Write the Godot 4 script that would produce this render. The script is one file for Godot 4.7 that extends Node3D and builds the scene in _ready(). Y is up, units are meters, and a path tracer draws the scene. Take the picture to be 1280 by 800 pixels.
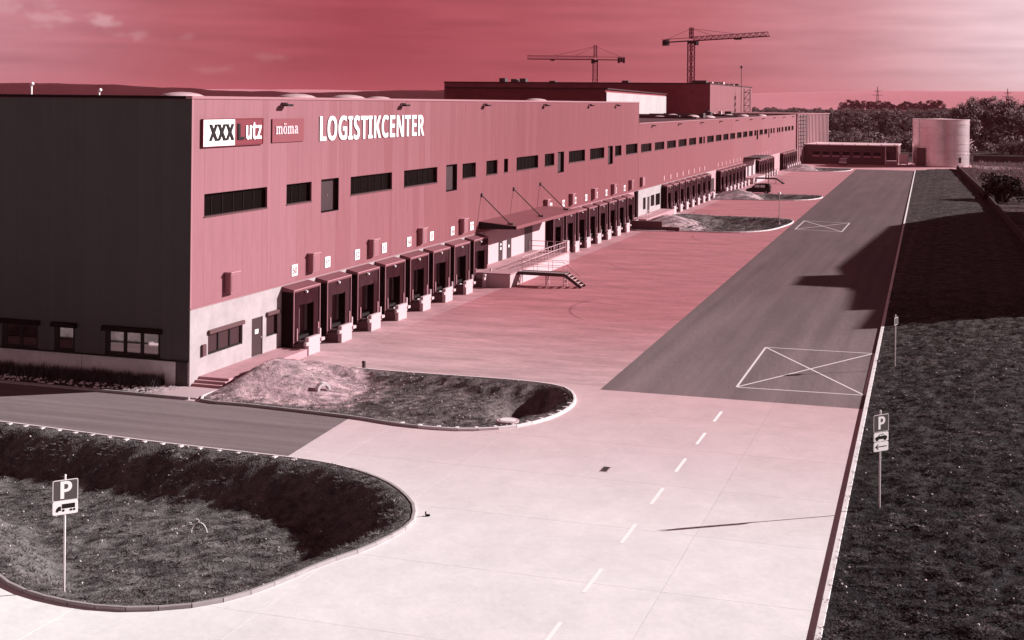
extends Node3D

# ---------------------------------------------------------------- helpers
var used := {}
var rng := RandomNumberGenerator.new()
var M := {}
var box_cache := {}

func numbered(called: String, parent: Node) -> String:
	var key := str(parent.get_instance_id()) + called
	if not used.has(key):
		used[key] = 0
		return called
	used[key] += 1
	return "%s_%03d" % [called, used[key]]

func lin(r: float, g: float, b: float) -> Color:
	return Color(r, g, b).linear_to_srgb()

func mat(c: Color, rough := 0.9, spec := 0.3, metal := 0.0) -> StandardMaterial3D:
	var m := StandardMaterial3D.new()
	m.albedo_color = c
	m.roughness = rough
	m.metallic_specular = spec
	m.metallic = metal
	return m

func begin() -> SurfaceTool:
	var s := SurfaceTool.new()
	s.begin(Mesh.PRIMITIVE_TRIANGLES)
	s.set_smooth_group(-1)
	return s

func tri(s: SurfaceTool, a: Vector3, b: Vector3, c: Vector3, away: Vector3) -> void:
	# clockwise seen from the side that looks away from the point "away"
	if (b - a).cross(c - a).dot((a + b + c) / 3.0 - away) > 0.0:
		var t := b
		b = c
		c = t
	s.add_vertex(a)
	s.add_vertex(b)
	s.add_vertex(c)

func quad(s: SurfaceTool, a: Vector3, b: Vector3, c: Vector3, d: Vector3, away: Vector3) -> void:
	tri(s, a, b, c, away)
	tri(s, a, c, d, away)

func bx(s: SurfaceTool, lo: Vector3, hi: Vector3) -> void:
	var a := Vector3(minf(lo.x, hi.x), minf(lo.y, hi.y), minf(lo.z, hi.z))
	var b := Vector3(maxf(lo.x, hi.x), maxf(lo.y, hi.y), maxf(lo.z, hi.z))
	var m := (a + b) * 0.5
	quad(s, Vector3(a.x, a.y, a.z), Vector3(b.x, a.y, a.z), Vector3(b.x, b.y, a.z), Vector3(a.x, b.y, a.z), m)
	quad(s, Vector3(a.x, a.y, b.z), Vector3(b.x, a.y, b.z), Vector3(b.x, b.y, b.z), Vector3(a.x, b.y, b.z), m)
	quad(s, Vector3(a.x, a.y, a.z), Vector3(a.x, b.y, a.z), Vector3(a.x, b.y, b.z), Vector3(a.x, a.y, b.z), m)
	quad(s, Vector3(b.x, a.y, a.z), Vector3(b.x, b.y, a.z), Vector3(b.x, b.y, b.z), Vector3(b.x, a.y, b.z), m)
	quad(s, Vector3(a.x, a.y, a.z), Vector3(b.x, a.y, a.z), Vector3(b.x, a.y, b.z), Vector3(a.x, a.y, b.z), m)
	quad(s, Vector3(a.x, b.y, a.z), Vector3(b.x, b.y, a.z), Vector3(b.x, b.y, b.z), Vector3(a.x, b.y, b.z), m)

func cbx(s: SurfaceTool, lo: Vector3, hi: Vector3, c := 0.02) -> void:
	# a box with chamfered edges
	var m := (lo + hi) * 0.5
	var e := (hi - lo).abs() * 0.5
	c = minf(c, minf(e.x, minf(e.y, e.z)) * 0.8)
	var P := func(sg: Vector3, ax: int) -> Vector3:
		var v := Vector3.ZERO
		for k in 3:
			v[k] = m[k] + sg[k] * (e[k] if k == ax else e[k] - c)
		return v
	for ax in 3:
		var u := (ax + 1) % 3
		var w := (ax + 2) % 3
		for sa in [-1.0, 1.0]:
			var p := []
			for q in [[-1.0, -1.0], [1.0, -1.0], [1.0, 1.0], [-1.0, 1.0]]:
				var sg := Vector3.ZERO
				sg[ax] = sa
				sg[u] = q[0]
				sg[w] = q[1]
				p.append(P.call(sg, ax))
			quad(s, p[0], p[1], p[2], p[3], m)
		for sa in [-1.0, 1.0]:
			for sb in [-1.0, 1.0]:
				var s1 := Vector3.ZERO
				s1[u] = sa
				s1[w] = sb
				s1[ax] = -1.0
				var s2 := s1
				s2[ax] = 1.0
				quad(s, P.call(s1, u), P.call(s2, u), P.call(s2, w), P.call(s1, w), m)
	for i in 8:
		var sg := Vector3(1.0 if i & 1 else -1.0, 1.0 if i & 2 else -1.0, 1.0 if i & 4 else -1.0)
		tri(s, P.call(sg, 0), P.call(sg, 1), P.call(sg, 2), m)

func bar(s: SurfaceTool, a: Vector3, b: Vector3, w: float, h := -1.0) -> void:
	# a square bar from a to b
	if h < 0.0:
		h = w
	var d := (b - a).normalized()
	var up := Vector3.UP if absf(d.y) < 0.95 else Vector3.RIGHT
	var x := d.cross(up).normalized() * w * 0.5
	var y := x.cross(d).normalized() * h * 0.5
	var m := (a + b) * 0.5
	var p := [a - x - y, a + x - y, a + x + y, a - x + y, b - x - y, b + x - y, b + x + y, b - x + y]
	quad(s, p[0], p[1], p[2], p[3], m)
	quad(s, p[4], p[5], p[6], p[7], m)
	quad(s, p[0], p[1], p[5], p[4], m)
	quad(s, p[1], p[2], p[6], p[5], m)
	quad(s, p[2], p[3], p[7], p[6], m)
	quad(s, p[3], p[0], p[4], p[7], m)

func tube(s: SurfaceTool, a: Vector3, b: Vector3, r: float, n := 10, r2 := -1.0, caps := true) -> void:
	if r2 < 0.0:
		r2 = r
	var d := (b - a).normalized()
	var up := Vector3.UP if absf(d.y) < 0.95 else Vector3.RIGHT
	var x := d.cross(up).normalized()
	var y := x.cross(d).normalized()
	var m := (a + b) * 0.5
	for i in n:
		var t0 := TAU * i / n
		var t1 := TAU * (i + 1) / n
		var u0 := x * cos(t0) + y * sin(t0)
		var u1 := x * cos(t1) + y * sin(t1)
		s.set_smooth_group(1)
		quad(s, a + u0 * r, a + u1 * r, b + u1 * r2, b + u0 * r2, m)
		s.set_smooth_group(-1)
		if caps:
			tri(s, a, a + u0 * r, a + u1 * r, m)
			tri(s, b, b + u0 * r2, b + u1 * r2, m)

func prism(s: SurfaceTool, poly: PackedVector2Array, base: Transform3D, depth: float) -> void:
	# poly in the x-y plane of base, extruded along its z by depth
	var idx := Geometry2D.triangulate_polygon(poly)
	var c2 := Vector2.ZERO
	for p in poly:
		c2 += p / poly.size()
	var m := base * Vector3(c2.x, c2.y, depth * 0.5)
	for k in range(0, idx.size(), 3):
		var a := Vector3(poly[idx[k]].x, poly[idx[k]].y, 0)
		var b := Vector3(poly[idx[k + 1]].x, poly[idx[k + 1]].y, 0)
		var c := Vector3(poly[idx[k + 2]].x, poly[idx[k + 2]].y, 0)
		var o := Vector3(0, 0, depth)
		tri(s, base * a, base * b, base * c, m)
		tri(s, base * (a + o), base * (b + o), base * (c + o), m)
	for i in poly.size():
		var p := poly[i]
		var q := poly[(i + 1) % poly.size()]
		quad(s, base * Vector3(p.x, p.y, 0), base * Vector3(q.x, q.y, 0), base * Vector3(q.x, q.y, depth), base * Vector3(p.x, p.y, depth), m)

func commit(s: SurfaceTool) -> ArrayMesh:
	s.generate_normals()
	return s.commit()

func obj(called: String, mesh: Mesh, material: Material, parent: Node = null, at := Vector3.ZERO) -> MeshInstance3D:
	if parent == null:
		parent = self
	var o := MeshInstance3D.new()
	o.name = numbered(called, parent)
	o.mesh = mesh
	o.material_override = material
	o.position = at
	parent.add_child(o, true)
	return o

func part(called: String, s: SurfaceTool, material: Material, parent: Node = null) -> MeshInstance3D:
	return obj(called, commit(s), material, parent)

func tag(o: Node, label: String, category: String, group := "") -> Node:
	o.set_meta("label", label)
	o.set_meta("category", category)
	if group != "":
		o.set_meta("group", group)
	return o

func structure(o: Node) -> Node:
	o.set_meta("kind", "structure")
	return o

func stuff(o: Node) -> Node:
	o.set_meta("kind", "stuff")
	return o

func thing(called: String, at := Vector3.ZERO, turn := 0.0, parent: Node = null) -> Node3D:
	if parent == null:
		parent = self
	var o := Node3D.new()
	o.name = numbered(called, parent)
	o.position = at
	o.rotation.y = turn
	parent.add_child(o, true)
	return o

func copy_of(src: Node3D, called: String, at: Vector3, parent: Node = null) -> Node3D:
	if parent == null:
		parent = self
	var o: Node3D = src.duplicate()
	o.name = numbered(called, parent)
	parent.add_child(o, true)
	o.position = at
	return o

func shared_box(size: Vector3, c := 0.012) -> ArrayMesh:
	# boxes of one size share a mesh; the origin is the lowest corner
	var key := "%.3f %.3f %.3f %.3f" % [size.x, size.y, size.z, c]
	if not box_cache.has(key):
		var s := begin()
		if c > 0.0:
			cbx(s, Vector3.ZERO, size, c)
		else:
			bx(s, Vector3.ZERO, size)
		box_cache[key] = commit(s)
	return box_cache[key]

func boxpart(called: String, lo: Vector3, hi: Vector3, material: Material, parent: Node, c := 0.012) -> MeshInstance3D:
	var a := Vector3(minf(lo.x, hi.x), minf(lo.y, hi.y), minf(lo.z, hi.z))
	return obj(called, shared_box((hi - lo).abs(), c), material, parent, a)

var font_bold: SystemFont
var font_serif: SystemFont
var font_plain: SystemFont

func letters(txt: String, font: Font, size: float, depth: float) -> TextMesh:
	var t := TextMesh.new()
	t.text = txt
	t.font = font
	t.font_size = 64
	t.pixel_size = size / 64.0
	t.depth = depth
	t.curve_step = 1.0
	return t

func noise_image(n: int, seed_: int, octaves: Array, lo: float, hi: float) -> Image:
	# seamless grey noise from several layers [frequency, weight]
	var out := PackedFloat32Array()
	out.resize(n * n)
	for o in octaves:
		var f := FastNoiseLite.new()
		f.seed = seed_ + int(o[0] * 1000.0)
		f.noise_type = FastNoiseLite.TYPE_SIMPLEX_SMOOTH
		f.frequency = o[0]
		f.fractal_octaves = 3
		var im := f.get_seamless_image(n, n)
		im.convert(Image.FORMAT_L8)
		var d := im.get_data()
		for i in n * n:
			out[i] += (d[i] / 255.0 - 0.5) * o[1]
	var by := PackedByteArray()
	by.resize(n * n)
	for i in n * n:
		by[i] = int(255.0 * clampf(lerpf(lo, hi, clampf(out[i] + 0.5, 0.0, 1.0)), 0.0, 1.0))
	return Image.create_from_data(n, n, false, Image.FORMAT_L8, by)

func tex(im: Image) -> ImageTexture:
	var k := im.duplicate()
	k.convert(Image.FORMAT_RGB8)
	return ImageTexture.create_from_image(k)

func triplanar(m: StandardMaterial3D, metres: float) -> void:
	m.uv1_triplanar = true
	m.uv1_world_triplanar = true
	m.uv1_scale = Vector3.ONE / metres

const NTH := ["first", "second", "third", "fourth", "fifth", "sixth", "seventh", "eighth", "ninth", "tenth", "eleventh", "twelfth", "thirteenth", "fourteenth", "fifteenth", "sixteenth"]

# ---------------------------------------------------------------- camera, sky, sun
func _ready() -> void:
	rng.seed = 20240611
	var cam := Camera3D.new()
	cam.name = "camera"
	add_child(cam)
	cam.position = Vector3(0, 16, 0)
	cam.rotation = Vector3(0, deg_to_rad(18.2106), deg_to_rad(0.6))
	cam.projection = Camera3D.PROJECTION_FRUSTUM
	cam.keep_aspect = Camera3D.KEEP_HEIGHT
	cam.near = 0.5
	cam.far = 9000.0
	cam.size = 0.5 * 800.0 / 1680.0
	cam.frustum_offset = Vector2(0, -0.5 * 273.2 / 1680.0)
	cam.current = true
	var we := WorldEnvironment.new()
	we.name = "environment"
	var env := Environment.new()
	env.background_mode = Environment.BG_SKY
	var sky := Sky.new()
	var pano := PanoramaSkyMaterial.new()
	pano.panorama = make_sky()
	sky.sky_material = pano
	env.sky = sky
	env.background_energy_multiplier = 0.54
	env.tonemap_mode = Environment.TONE_MAPPER_LINEAR
	env.tonemap_exposure = 1.8
	env.sdfgi_enabled = true
	env.ssao_enabled = true
	env.ssil_enabled = true
	env.fog_enabled = true
	env.fog_density = 0.00005
	env.fog_light_color = Color(0.93, 0.50, 0.55)
	we.environment = env
	add_child(we)
	var sun := DirectionalLight3D.new()
	sun.name = "sun"
	sun.light_energy = 1.6
	sun.light_color = Color(1.0, 0.98, 0.975)
	sun.light_angular_distance = 0.5
	sun.shadow_enabled = true
	add_child(sun)
	var el := deg_to_rad(23.2)
	sun.look_at_from_position(Vector3.ZERO, Vector3(-0.826 * cos(el), -sin(el), 0.564 * cos(el)))
	font_bold = SystemFont.new()
	font_bold.font_names = PackedStringArray(["Droid Sans"])
	font_bold.font_weight = 700
	font_plain = SystemFont.new()
	font_plain.font_names = PackedStringArray(["Droid Sans"])
	font_serif = SystemFont.new()
	font_serif.font_names = PackedStringArray(["Droid Serif"])
	font_serif.font_weight = 700
	make_materials()
	make_ground()
	make_tall_hall()
	make_low_hall()
	make_back_buildings()
	make_yard_things()
	make_roadside_things()
	make_cranes()
	make_far_things()
	make_vegetation()

func sky_colour(az: float, el: float) -> Vector3:
	# linear colour of the hazy red sky; azimuth in degrees, 0 = -z, positive to the right; the sun stands at +56
	var stops := [[-180.0, 0.62, 0.42, 0.45], [-90.0, 0.60, 0.34, 0.37], [-50.0, 0.58, 0.26, 0.30], [-39.0, 0.56, 0.23, 0.27], [-32.0, 0.44, 0.115, 0.14], [-25.0, 0.375, 0.070, 0.09], [-18.0, 0.41, 0.090, 0.110], [-11.0, 0.49, 0.14, 0.165], [-5.0, 0.62, 0.265, 0.30], [3.0, 0.86, 0.62, 0.66], [20.0, 0.93, 0.74, 0.77], [56.0, 0.97, 0.84, 0.85], [100.0, 0.75, 0.52, 0.55], [180.0, 0.62, 0.42, 0.45]]
	var c := Vector3(0.47, 0.19, 0.22)
	for i in stops.size() - 1:
		if az >= stops[i][0] and az <= stops[i + 1][0]:
			var t: float = (az - stops[i][0]) / (stops[i + 1][0] - stops[i][0])
			t = lerpf(t, t * t * (3.0 - 2.0 * t), 0.4)
			c = Vector3(stops[i][1], stops[i][2], stops[i][3]).lerp(Vector3(stops[i + 1][1], stops[i + 1][2], stops[i + 1][3]), t)
			break
	# a little lighter upwards just above the horizon, then darkening to a deep dusky red overhead
	var up := smoothstep(0.5, 5.0, el) * 0.13
	c = c * (0.95 + up)
	return c.lerp(Vector3(0.12, 0.052, 0.06), smoothstep(2.5, 26.0, el))

func make_sky() -> ImageTexture:
	var w := 4096
	var h := 2048
	var im := Image.create(w, h, false, Image.FORMAT_RGB8)
	im.fill(lin(0.33, 0.13, 0.145))
	var top := 12.0
	var r1 := int(h / 2.0 - top / 180.0 * h)
	for by in range(0, r1 + 1, 16):
		for bxx in range(0, w, 16):
			var az := fposmod((bxx + 8.0) / w * 360.0 + 180.0, 360.0) - 180.0
			var c := sky_colour(az, 90.0 - (by + 8.0) / h * 180.0)
			im.fill_rect(Rect2i(bxx, by, 16, 16), lin(c.x, c.y, c.z))
	var streak := FastNoiseLite.new()
	streak.seed = 5
	streak.frequency = 1.0
	streak.fractal_octaves = 4
	var puff := FastNoiseLite.new()
	puff.seed = 11
	puff.frequency = 1.0
	puff.fractal_octaves = 5
	# cumulus puffs: azimuth, elevation, half-width, half-height, strength
	var puffs := [[-37.2, 3.15, 1.5, 0.38, 0.55], [-35.2, 3.1, 0.8, 0.42, 0.8], [-33.9, 2.55, 0.7, 0.25, 0.4], [-39.5, 3.7, 2.4, 0.6, 0.45], [-32.0, 2.5, 0.6, 0.2, 0.22], [-28.6, 1.75, 1.0, 0.2, 0.18], [-30.5, 1.2, 1.3, 0.18, 0.2], [-44.0, 4.0, 2.5, 0.7, 0.6], [-52.0, 5.0, 3.0, 0.9, 0.6], [18.0, 5.5, 3.0, 0.8, 0.4], [74.0, 6.0, 4.0, 1.0, 0.5], [130.0, 5.0, 3.5, 0.9, 0.5], [-120.0, 6.0, 4.0, 1.1, 0.5], [-80.0, 5.0, 3.5, 0.9, 0.5]]
	for y in range(r1 + 1, h / 2):
		var el := 90.0 - (y + 0.5) / h * 180.0
		for x in w:
			var az := fposmod((x + 0.5) / w * 360.0 + 180.0, 360.0) - 180.0
			var c := sky_colour(az, el)
			var n := streak.get_noise_2d(az * 0.09 + el * 0.15, el * 1.5)
			var n2 := streak.get_noise_2d(az * 0.3 + 50.0, el * 2.6)
			var k := 0.13 * n + 0.05 * n2
			c *= 1.0 + k * smoothstep(0.2, 1.6, el) * 1.3
			var cl := 0.0
			for p in puffs:
				var dx: float = (az - p[0]) / p[2]
				var dy: float = (el - p[1]) / p[3]
				if absf(dx) < 1.6 and absf(dy) < 1.6:
					var nn := puff.get_noise_2d(az * 0.9, el * 2.4) * 0.9 + puff.get_noise_2d(az * 3.0 + 9.0, el * 6.0) * 0.35
					cl = maxf(cl, p[4] * smoothstep(0.0, 0.9, 1.0 - sqrt(dx * dx + dy * dy) + nn))
			c = c.lerp(Vector3(0.80, 0.50, 0.53), cl * 0.6)
			im.set_pixel(x, y, lin(c.x, c.y, c.z))
	return ImageTexture.create_from_image(im)

func make_materials() -> void:
	var fine := noise_image(512, 3, [[0.02, 0.5], [0.09, 0.5], [0.3, 0.3]], 0.93, 1.0)
	var blotch := noise_image(512, 8, [[0.006, 0.9], [0.02, 0.5], [0.06, 0.3]], 0.90, 1.0)
	var t_fine := tex(fine)
	var t_blotch := tex(blotch)
	var rough_n := noise_image(512, 21, [[0.05, 0.6], [0.2, 0.6]], 0.0, 1.0)
	var n_im := rough_n.duplicate()
	n_im.convert(Image.FORMAT_RGBA8)
	n_im.bump_map_to_normal_map(3.0)
	var t_norm := ImageTexture.create_from_image(n_im)
	rough_normal = t_norm
	# concrete paving: slab tone from the slab's own vertex colour, stains from two noise layers
	var c := mat(Color.WHITE, 0.88, 0.35)
	c.vertex_color_use_as_albedo = true
	c.albedo_texture = tex(noise_image(1024, 31, [[0.004, 0.8], [0.015, 0.5], [0.08, 0.35], [0.35, 0.2]], 0.945, 1.0))
	triplanar(c, 23.0)
	c.normal_enabled = true
	c.normal_texture = t_norm
	c.normal_scale = 0.03
	c.detail_enabled = true
	c.detail_blend_mode = BaseMaterial3D.BLEND_MODE_MUL
	c.detail_albedo = t_fine
	c.detail_uv_layer = BaseMaterial3D.DETAIL_UV_1
	M.paving = c
	# the yard has been dragged and washed: longer, stronger streaks across it
	var cy := c.duplicate() as StandardMaterial3D
	cy.albedo_texture = tex(noise_image(1024, 35, [[0.004, 0.8], [0.012, 0.6], [0.05, 0.5], [0.3, 0.3]], 0.80, 1.0))
	cy.uv1_scale = Vector3(1.0 / 38.0, 1.0 / 20.0, 1.0 / 13.0)
	M.paving_yard = cy
	# asphalt, with wheel streaks laid along the road through its own uv
	var a := mat(Color.WHITE, 0.92, 0.3)
	a.albedo_texture = streak_texture(41, 0.76)
	a.normal_enabled = true
	a.normal_texture = t_norm
	a.normal_scale = 0.08
	a.vertex_color_use_as_albedo = true
	M.asphalt = a
	var a2 := mat(lin(0.245, 0.19, 0.20), 0.92, 0.3)
	a2.albedo_texture = streak_texture(52, 0.80)
	a2.normal_enabled = true
	a2.normal_texture = t_norm
	a2.normal_scale = 0.08
	M.asphalt_pale = a2
	M.paint = mat(lin(0.80, 0.70, 0.72), 0.7, 0.4)
	M.paint.albedo_texture = t_fine
	triplanar(M.paint, 2.0)
	M.tyre_mark = mat(Color(0.20, 0.10, 0.11, 0.16), 0.9, 0.1)
	M.tyre_mark.transparency = BaseMaterial3D.TRANSPARENCY_ALPHA
	M.kerb = mat(lin(0.76, 0.68, 0.70), 0.85, 0.35)
	M.kerb_shaded = mat(lin(0.40, 0.355, 0.365), 0.9, 0.2)  # darker kerb copy: shade on the camera-facing stones put into the colour
	M.kerb_shaded.albedo_texture = t_blotch
	triplanar(M.kerb_shaded, 1.3)
	M.kerb.albedo_texture = t_fine
	triplanar(M.kerb, 1.7)
	M.joint = mat(lin(0.12, 0.09, 0.09), 0.95)
	# soils and plants
	M.soil = soil(Color.WHITE, 61)
	M.soil.vertex_color_use_as_albedo = true
	M.soil_dark = soil(Color.WHITE, 62)
	M.soil_dark.vertex_color_use_as_albedo = true
	M.field = soil(lin(0.13, 0.085, 0.09), 63)
	M.field.uv1_scale = Vector3.ONE / 60.0
	M.dirt = soil(lin(0.42, 0.29, 0.31), 64)
	M.gravel = soil(lin(0.13, 0.11, 0.11), 65)
	M.hill = soil(lin(0.045, 0.009, 0.012), 66)
	M.hill_far = mat(lin(0.56, 0.24, 0.28), 0.95, 0.1)  # pink haze over the distant hills put into their colour
	M.dry_field = soil(lin(0.34, 0.235, 0.25), 68)
	M.dash = mat(lin(0.88, 0.82, 0.835), 0.7, 0.3)
	M.plate_dull = mat(lin(0.42, 0.22, 0.245), 0.6, 0.3)
	M.pole = mat(lin(0.72, 0.66, 0.67), 0.45, 0.4)
	M.hill.uv1_scale = Vector3.ONE / 700.0
	# cladding sheets; paint tones carry the red tint gradient along the wall
	var t_sheet := tex(noise_image(512, 9, [[0.006, 0.9], [0.02, 0.5], [0.06, 0.3]], 0.95, 1.0))
	var stops := [Vector3(0.280, 0.118, 0.139), Vector3(0.222, 0.075, 0.089), Vector3(0.192, 0.053, 0.065), Vector3(0.200, 0.055, 0.067), Vector3(0.224, 0.067, 0.081), Vector3(0.262, 0.097, 0.114)]
	for k in 16:
		var f := k / 15.0 * 5.0
		var i := mini(int(f), 4)
		var tone: Vector3 = (stops[i] as Vector3).lerp(stops[i + 1], f - i)
		for j in 2:
			var v := tone * (1.0 if j == 0 else 0.982)
			var p := mat(lin(v.x, v.y, v.z), 0.6, 0.25)
			p.albedo_texture = t_sheet
			triplanar(p, 9.0)
			p.uv1_scale = Vector3(1.0 / 2.5, 1.0 / 16.0, 1.0 / 2.5)
			M["sheet_%d_%d" % [k, j]] = p
	M.sheet_grey = mat(lin(0.066, 0.060, 0.062), 0.6, 0.3)
	M.sheet_grey.albedo_texture = t_sheet
	triplanar(M.sheet_grey, 7.0)
	M.sheet_grey_b = mat(lin(0.0655, 0.0595, 0.0615), 0.6, 0.3)
	M.concrete = mat(lin(0.40, 0.335, 0.35), 0.85, 0.3)
	M.concrete.albedo_texture = t_blotch
	triplanar(M.concrete, 6.0)
	M.concrete_end = mat(lin(0.62, 0.58, 0.60), 0.85, 0.3)
	M.concrete_end.albedo_texture = t_blotch
	triplanar(M.concrete_end, 4.0)
	M.concrete_red = mat(lin(0.49, 0.265, 0.295), 0.85, 0.3)
	M.concrete_red.albedo_texture = t_blotch
	triplanar(M.concrete_red, 6.0)
	M.concrete_white = mat(lin(0.52, 0.38, 0.405), 0.8, 0.3)
	M.concrete_white.albedo_texture = t_fine
	triplanar(M.concrete_white, 3.0)
	M.backing = mat(lin(0.06, 0.022, 0.025), 0.9)
	M.coping = mat(lin(0.32, 0.14, 0.16), 0.4, 0.5)
	M.glass = mat(lin(0.006, 0.004, 0.004), 0.25, 0.12)
	M.glass_mirror = mat(lin(0.55, 0.46, 0.47), 0.04, 0.5, 1.0)
	M.frame = mat(lin(0.013, 0.008, 0.009), 0.7, 0.1)
	M.sill = mat(lin(0.10, 0.045, 0.05), 0.45, 0.4)
	M.leaf_door = mat(lin(0.12, 0.055, 0.062), 0.55, 0.3)
	M.door = mat(lin(0.048, 0.026, 0.030), 0.5, 0.3)
	M.glass_office = mat(lin(0.045, 0.022, 0.025), 0.2, 0.3)
	M.annex = mat(lin(0.13, 0.062, 0.068), 0.7, 0.2)
	M.rib = mat(lin(0.36, 0.20, 0.22), 0.6, 0.2)
	M.rubber = mat(lin(0.012, 0.007, 0.008), 0.85, 0.05)
	M.curtain = mat(lin(0.034, 0.011, 0.014), 0.85, 0.05)
	M.curtain.albedo_texture = t_blotch
	triplanar(M.curtain, 2.0)
	M.curtain_worn = M.curtain.duplicate()
	M.curtain_worn.albedo_color = lin(0.050, 0.020, 0.024)
	M.hood_dusty = mat(lin(0.20, 0.078, 0.092), 0.75, 0.2)
	M.hood = mat(lin(0.16, 0.055, 0.068), 0.65, 0.3)
	M.edge = mat(lin(0.42, 0.20, 0.23), 0.5, 0.4)
	M.white = mat(lin(0.93, 0.88, 0.89), 0.5, 0.4)
	M.white_rose = mat(lin(0.70, 0.47, 0.50), 0.5, 0.4)
	M.sign_red = mat(lin(0.17, 0.022, 0.034), 0.45, 0.4)
	M.sign_rose = mat(lin(0.20, 0.043, 0.057), 0.5, 0.4)
	M.sign_grey = mat(lin(0.085, 0.070, 0.073), 0.45, 0.4)
	M.black = mat(lin(0.012, 0.008, 0.009), 0.5, 0.3)
	M.steel = mat(lin(0.42, 0.32, 0.34), 0.45, 0.5, 0.4)
	M.steel_dark = mat(lin(0.055, 0.030, 0.034), 0.6, 0.4)
	M.rail = mat(lin(0.55, 0.34, 0.37), 0.5, 0.5)
	M.box_red = mat(lin(0.31, 0.135, 0.16), 0.5, 0.4)
	M.roof = mat(lin(0.11, 0.045, 0.052), 0.9, 0.2)
	M.roof.albedo_texture = t_blotch
	triplanar(M.roof, 20.0)
	M.dome = mat(lin(0.62, 0.42, 0.45), 0.3, 0.5)
	M.wall_dark = mat(lin(0.26, 0.052, 0.066), 0.7, 0.2)
	M.wall_dark.albedo_texture = t_blotch
	triplanar(M.wall_dark, 14.0)
	M.membrane = mat(lin(0.44, 0.38, 0.395), 0.6, 0.3)
	M.membrane.albedo_texture = t_blotch
	triplanar(M.membrane, 30.0)
	M.sheet_rib_dark = mat(lin(0.13, 0.05, 0.06), 0.6, 0.3)  # darker wall between the ribs: rib shading put into the colour
	M.crane = mat(lin(0.12, 0.012, 0.022), 0.8, 0.1)
	M.crane_dark = mat(lin(0.02, 0.008, 0.010), 0.6, 0.3)
	M.tank = mat(lin(0.86, 0.68, 0.71), 0.30, 0.5, 0.7)
	M.tank.albedo_texture = t_blotch
	triplanar(M.tank, 11.0)
	M.wall_verge = mat(lin(0.075, 0.055, 0.058), 0.9, 0.2)
	M.wall_verge.albedo_texture = t_blotch
	triplanar(M.wall_verge, 8.0)
	M.car_black = mat(lin(0.006, 0.004, 0.004), 0.35, 0.3)
	M.car_white = mat(lin(0.62, 0.45, 0.48), 0.3, 0.5)
	M.tyre = mat(lin(0.012, 0.010, 0.010), 0.85, 0.2)
	M.rim = mat(lin(0.35, 0.28, 0.29), 0.35, 0.5, 0.6)
	M.bark = mat(lin(0.07, 0.05, 0.05), 0.95, 0.1)

var rough_normal: Texture2D

func soil(c: Color, seed_: int) -> StandardMaterial3D:
	var m := mat(c, 0.97, 0.1)
	m.albedo_texture = tex(noise_image(512, seed_, [[0.01, 0.7], [0.04, 0.7], [0.16, 0.8]], 0.45, 1.0))
	triplanar(m, 9.0)
	m.normal_enabled = true
	m.normal_texture = rough_normal
	m.normal_scale = 1.0
	return m

func streak_texture(seed_: int, lo: float) -> ImageTexture:
	# u runs across the road, v along it
	var n := 1024
	var a := FastNoiseLite.new()
	a.seed = seed_
	a.fractal_octaves = 4
	a.frequency = 1.0
	var b := FastNoiseLite.new()
	b.seed = seed_ + 1
	b.frequency = 0.25
	var by := PackedByteArray()
	by.resize(n * n)
	for y in n:
		for x in n:
			var v := 0.5 + 0.42 * a.get_noise_2d(x * 0.016, y * 0.0016) + 0.30 * a.get_noise_2d(x * 0.010 + 90.0, y * 0.0075) + 0.16 * b.get_noise_2d(x, y)
			by[y * n + x] = int(255.0 * clampf(lerpf(lo, 1.0, v), 0.0, 1.0))
	return tex(Image.create_from_data(n, n, false, Image.FORMAT_L8, by))

# ---------------------------------------------------------------- ground, roads, islands
func kerb_x(z: float) -> float:
	return -3.11 + 0.01724 * z

func road_left(z: float) -> float:
	return -17.40 + 0.01617 * z

func smooth_outline(pts: Array, step: float, closed := true) -> PackedVector2Array:
	# Catmull-Rom through the points, resampled at even steps
	var n := pts.size()
	var dense := PackedVector2Array()
	for i in (n if closed else n - 1):
		var p0: Vector2 = pts[(i - 1 + n) % n] if closed or i > 0 else pts[i]
		var p1: Vector2 = pts[i]
		var p2: Vector2 = pts[(i + 1) % n]
		var p3: Vector2 = pts[(i + 2) % n] if closed or i + 2 < n else p2
		for k in 16:
			dense.append(p1.cubic_interpolate(p2, p0, p3, k / 16.0))
	dense.append(pts[0] if closed else pts[n - 1])
	var out := PackedVector2Array([dense[0]])
	var left := step
	for i in dense.size() - 1:
		var a := dense[i]
		var b := dense[i + 1]
		while a.distance_to(b) >= left and left > 0.0:
			a = a.move_toward(b, left)
			out.append(a)
			left = step
		left -= a.distance_to(b)
	if closed and out[out.size() - 1].distance_to(out[0]) < step * 0.5:
		out.remove_at(out.size() - 1)
	return out

func flat_poly(s: SurfaceTool, poly: PackedVector2Array, y: float, uv_w := 0.0, uv_l := 0.0, side := 0.0) -> void:
	var idx := Geometry2D.triangulate_polygon(poly)
	for k in range(0, idx.size(), 3):
		var v := [poly[idx[k]], poly[idx[k + 1]], poly[idx[k + 2]]]
		if (v[1] - v[0]).cross(v[2] - v[0]) < 0.0:
			v = [v[0], v[2], v[1]]
		for p in v:
			if uv_w < 0.0:
				s.set_uv(Vector2(p.y / uv_l, -p.x / uv_w))
			elif uv_w > 0.0:
				s.set_uv(Vector2(p.x / uv_w, p.y / uv_l))
			s.add_vertex(Vector3(p.x, y, p.y))
	if side > 0.0:
		var m := Vector3.ZERO
		for p in poly:
			m += Vector3(p.x, y - side, p.y) / poly.size()
		for i in poly.size():
			var p := poly[i]
			var q := poly[(i + 1) % poly.size()]
			quad(s, Vector3(p.x, y, p.y), Vector3(q.x, y, q.y), Vector3(q.x, y - side, q.y), Vector3(p.x, y - side, p.y), m)

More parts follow.
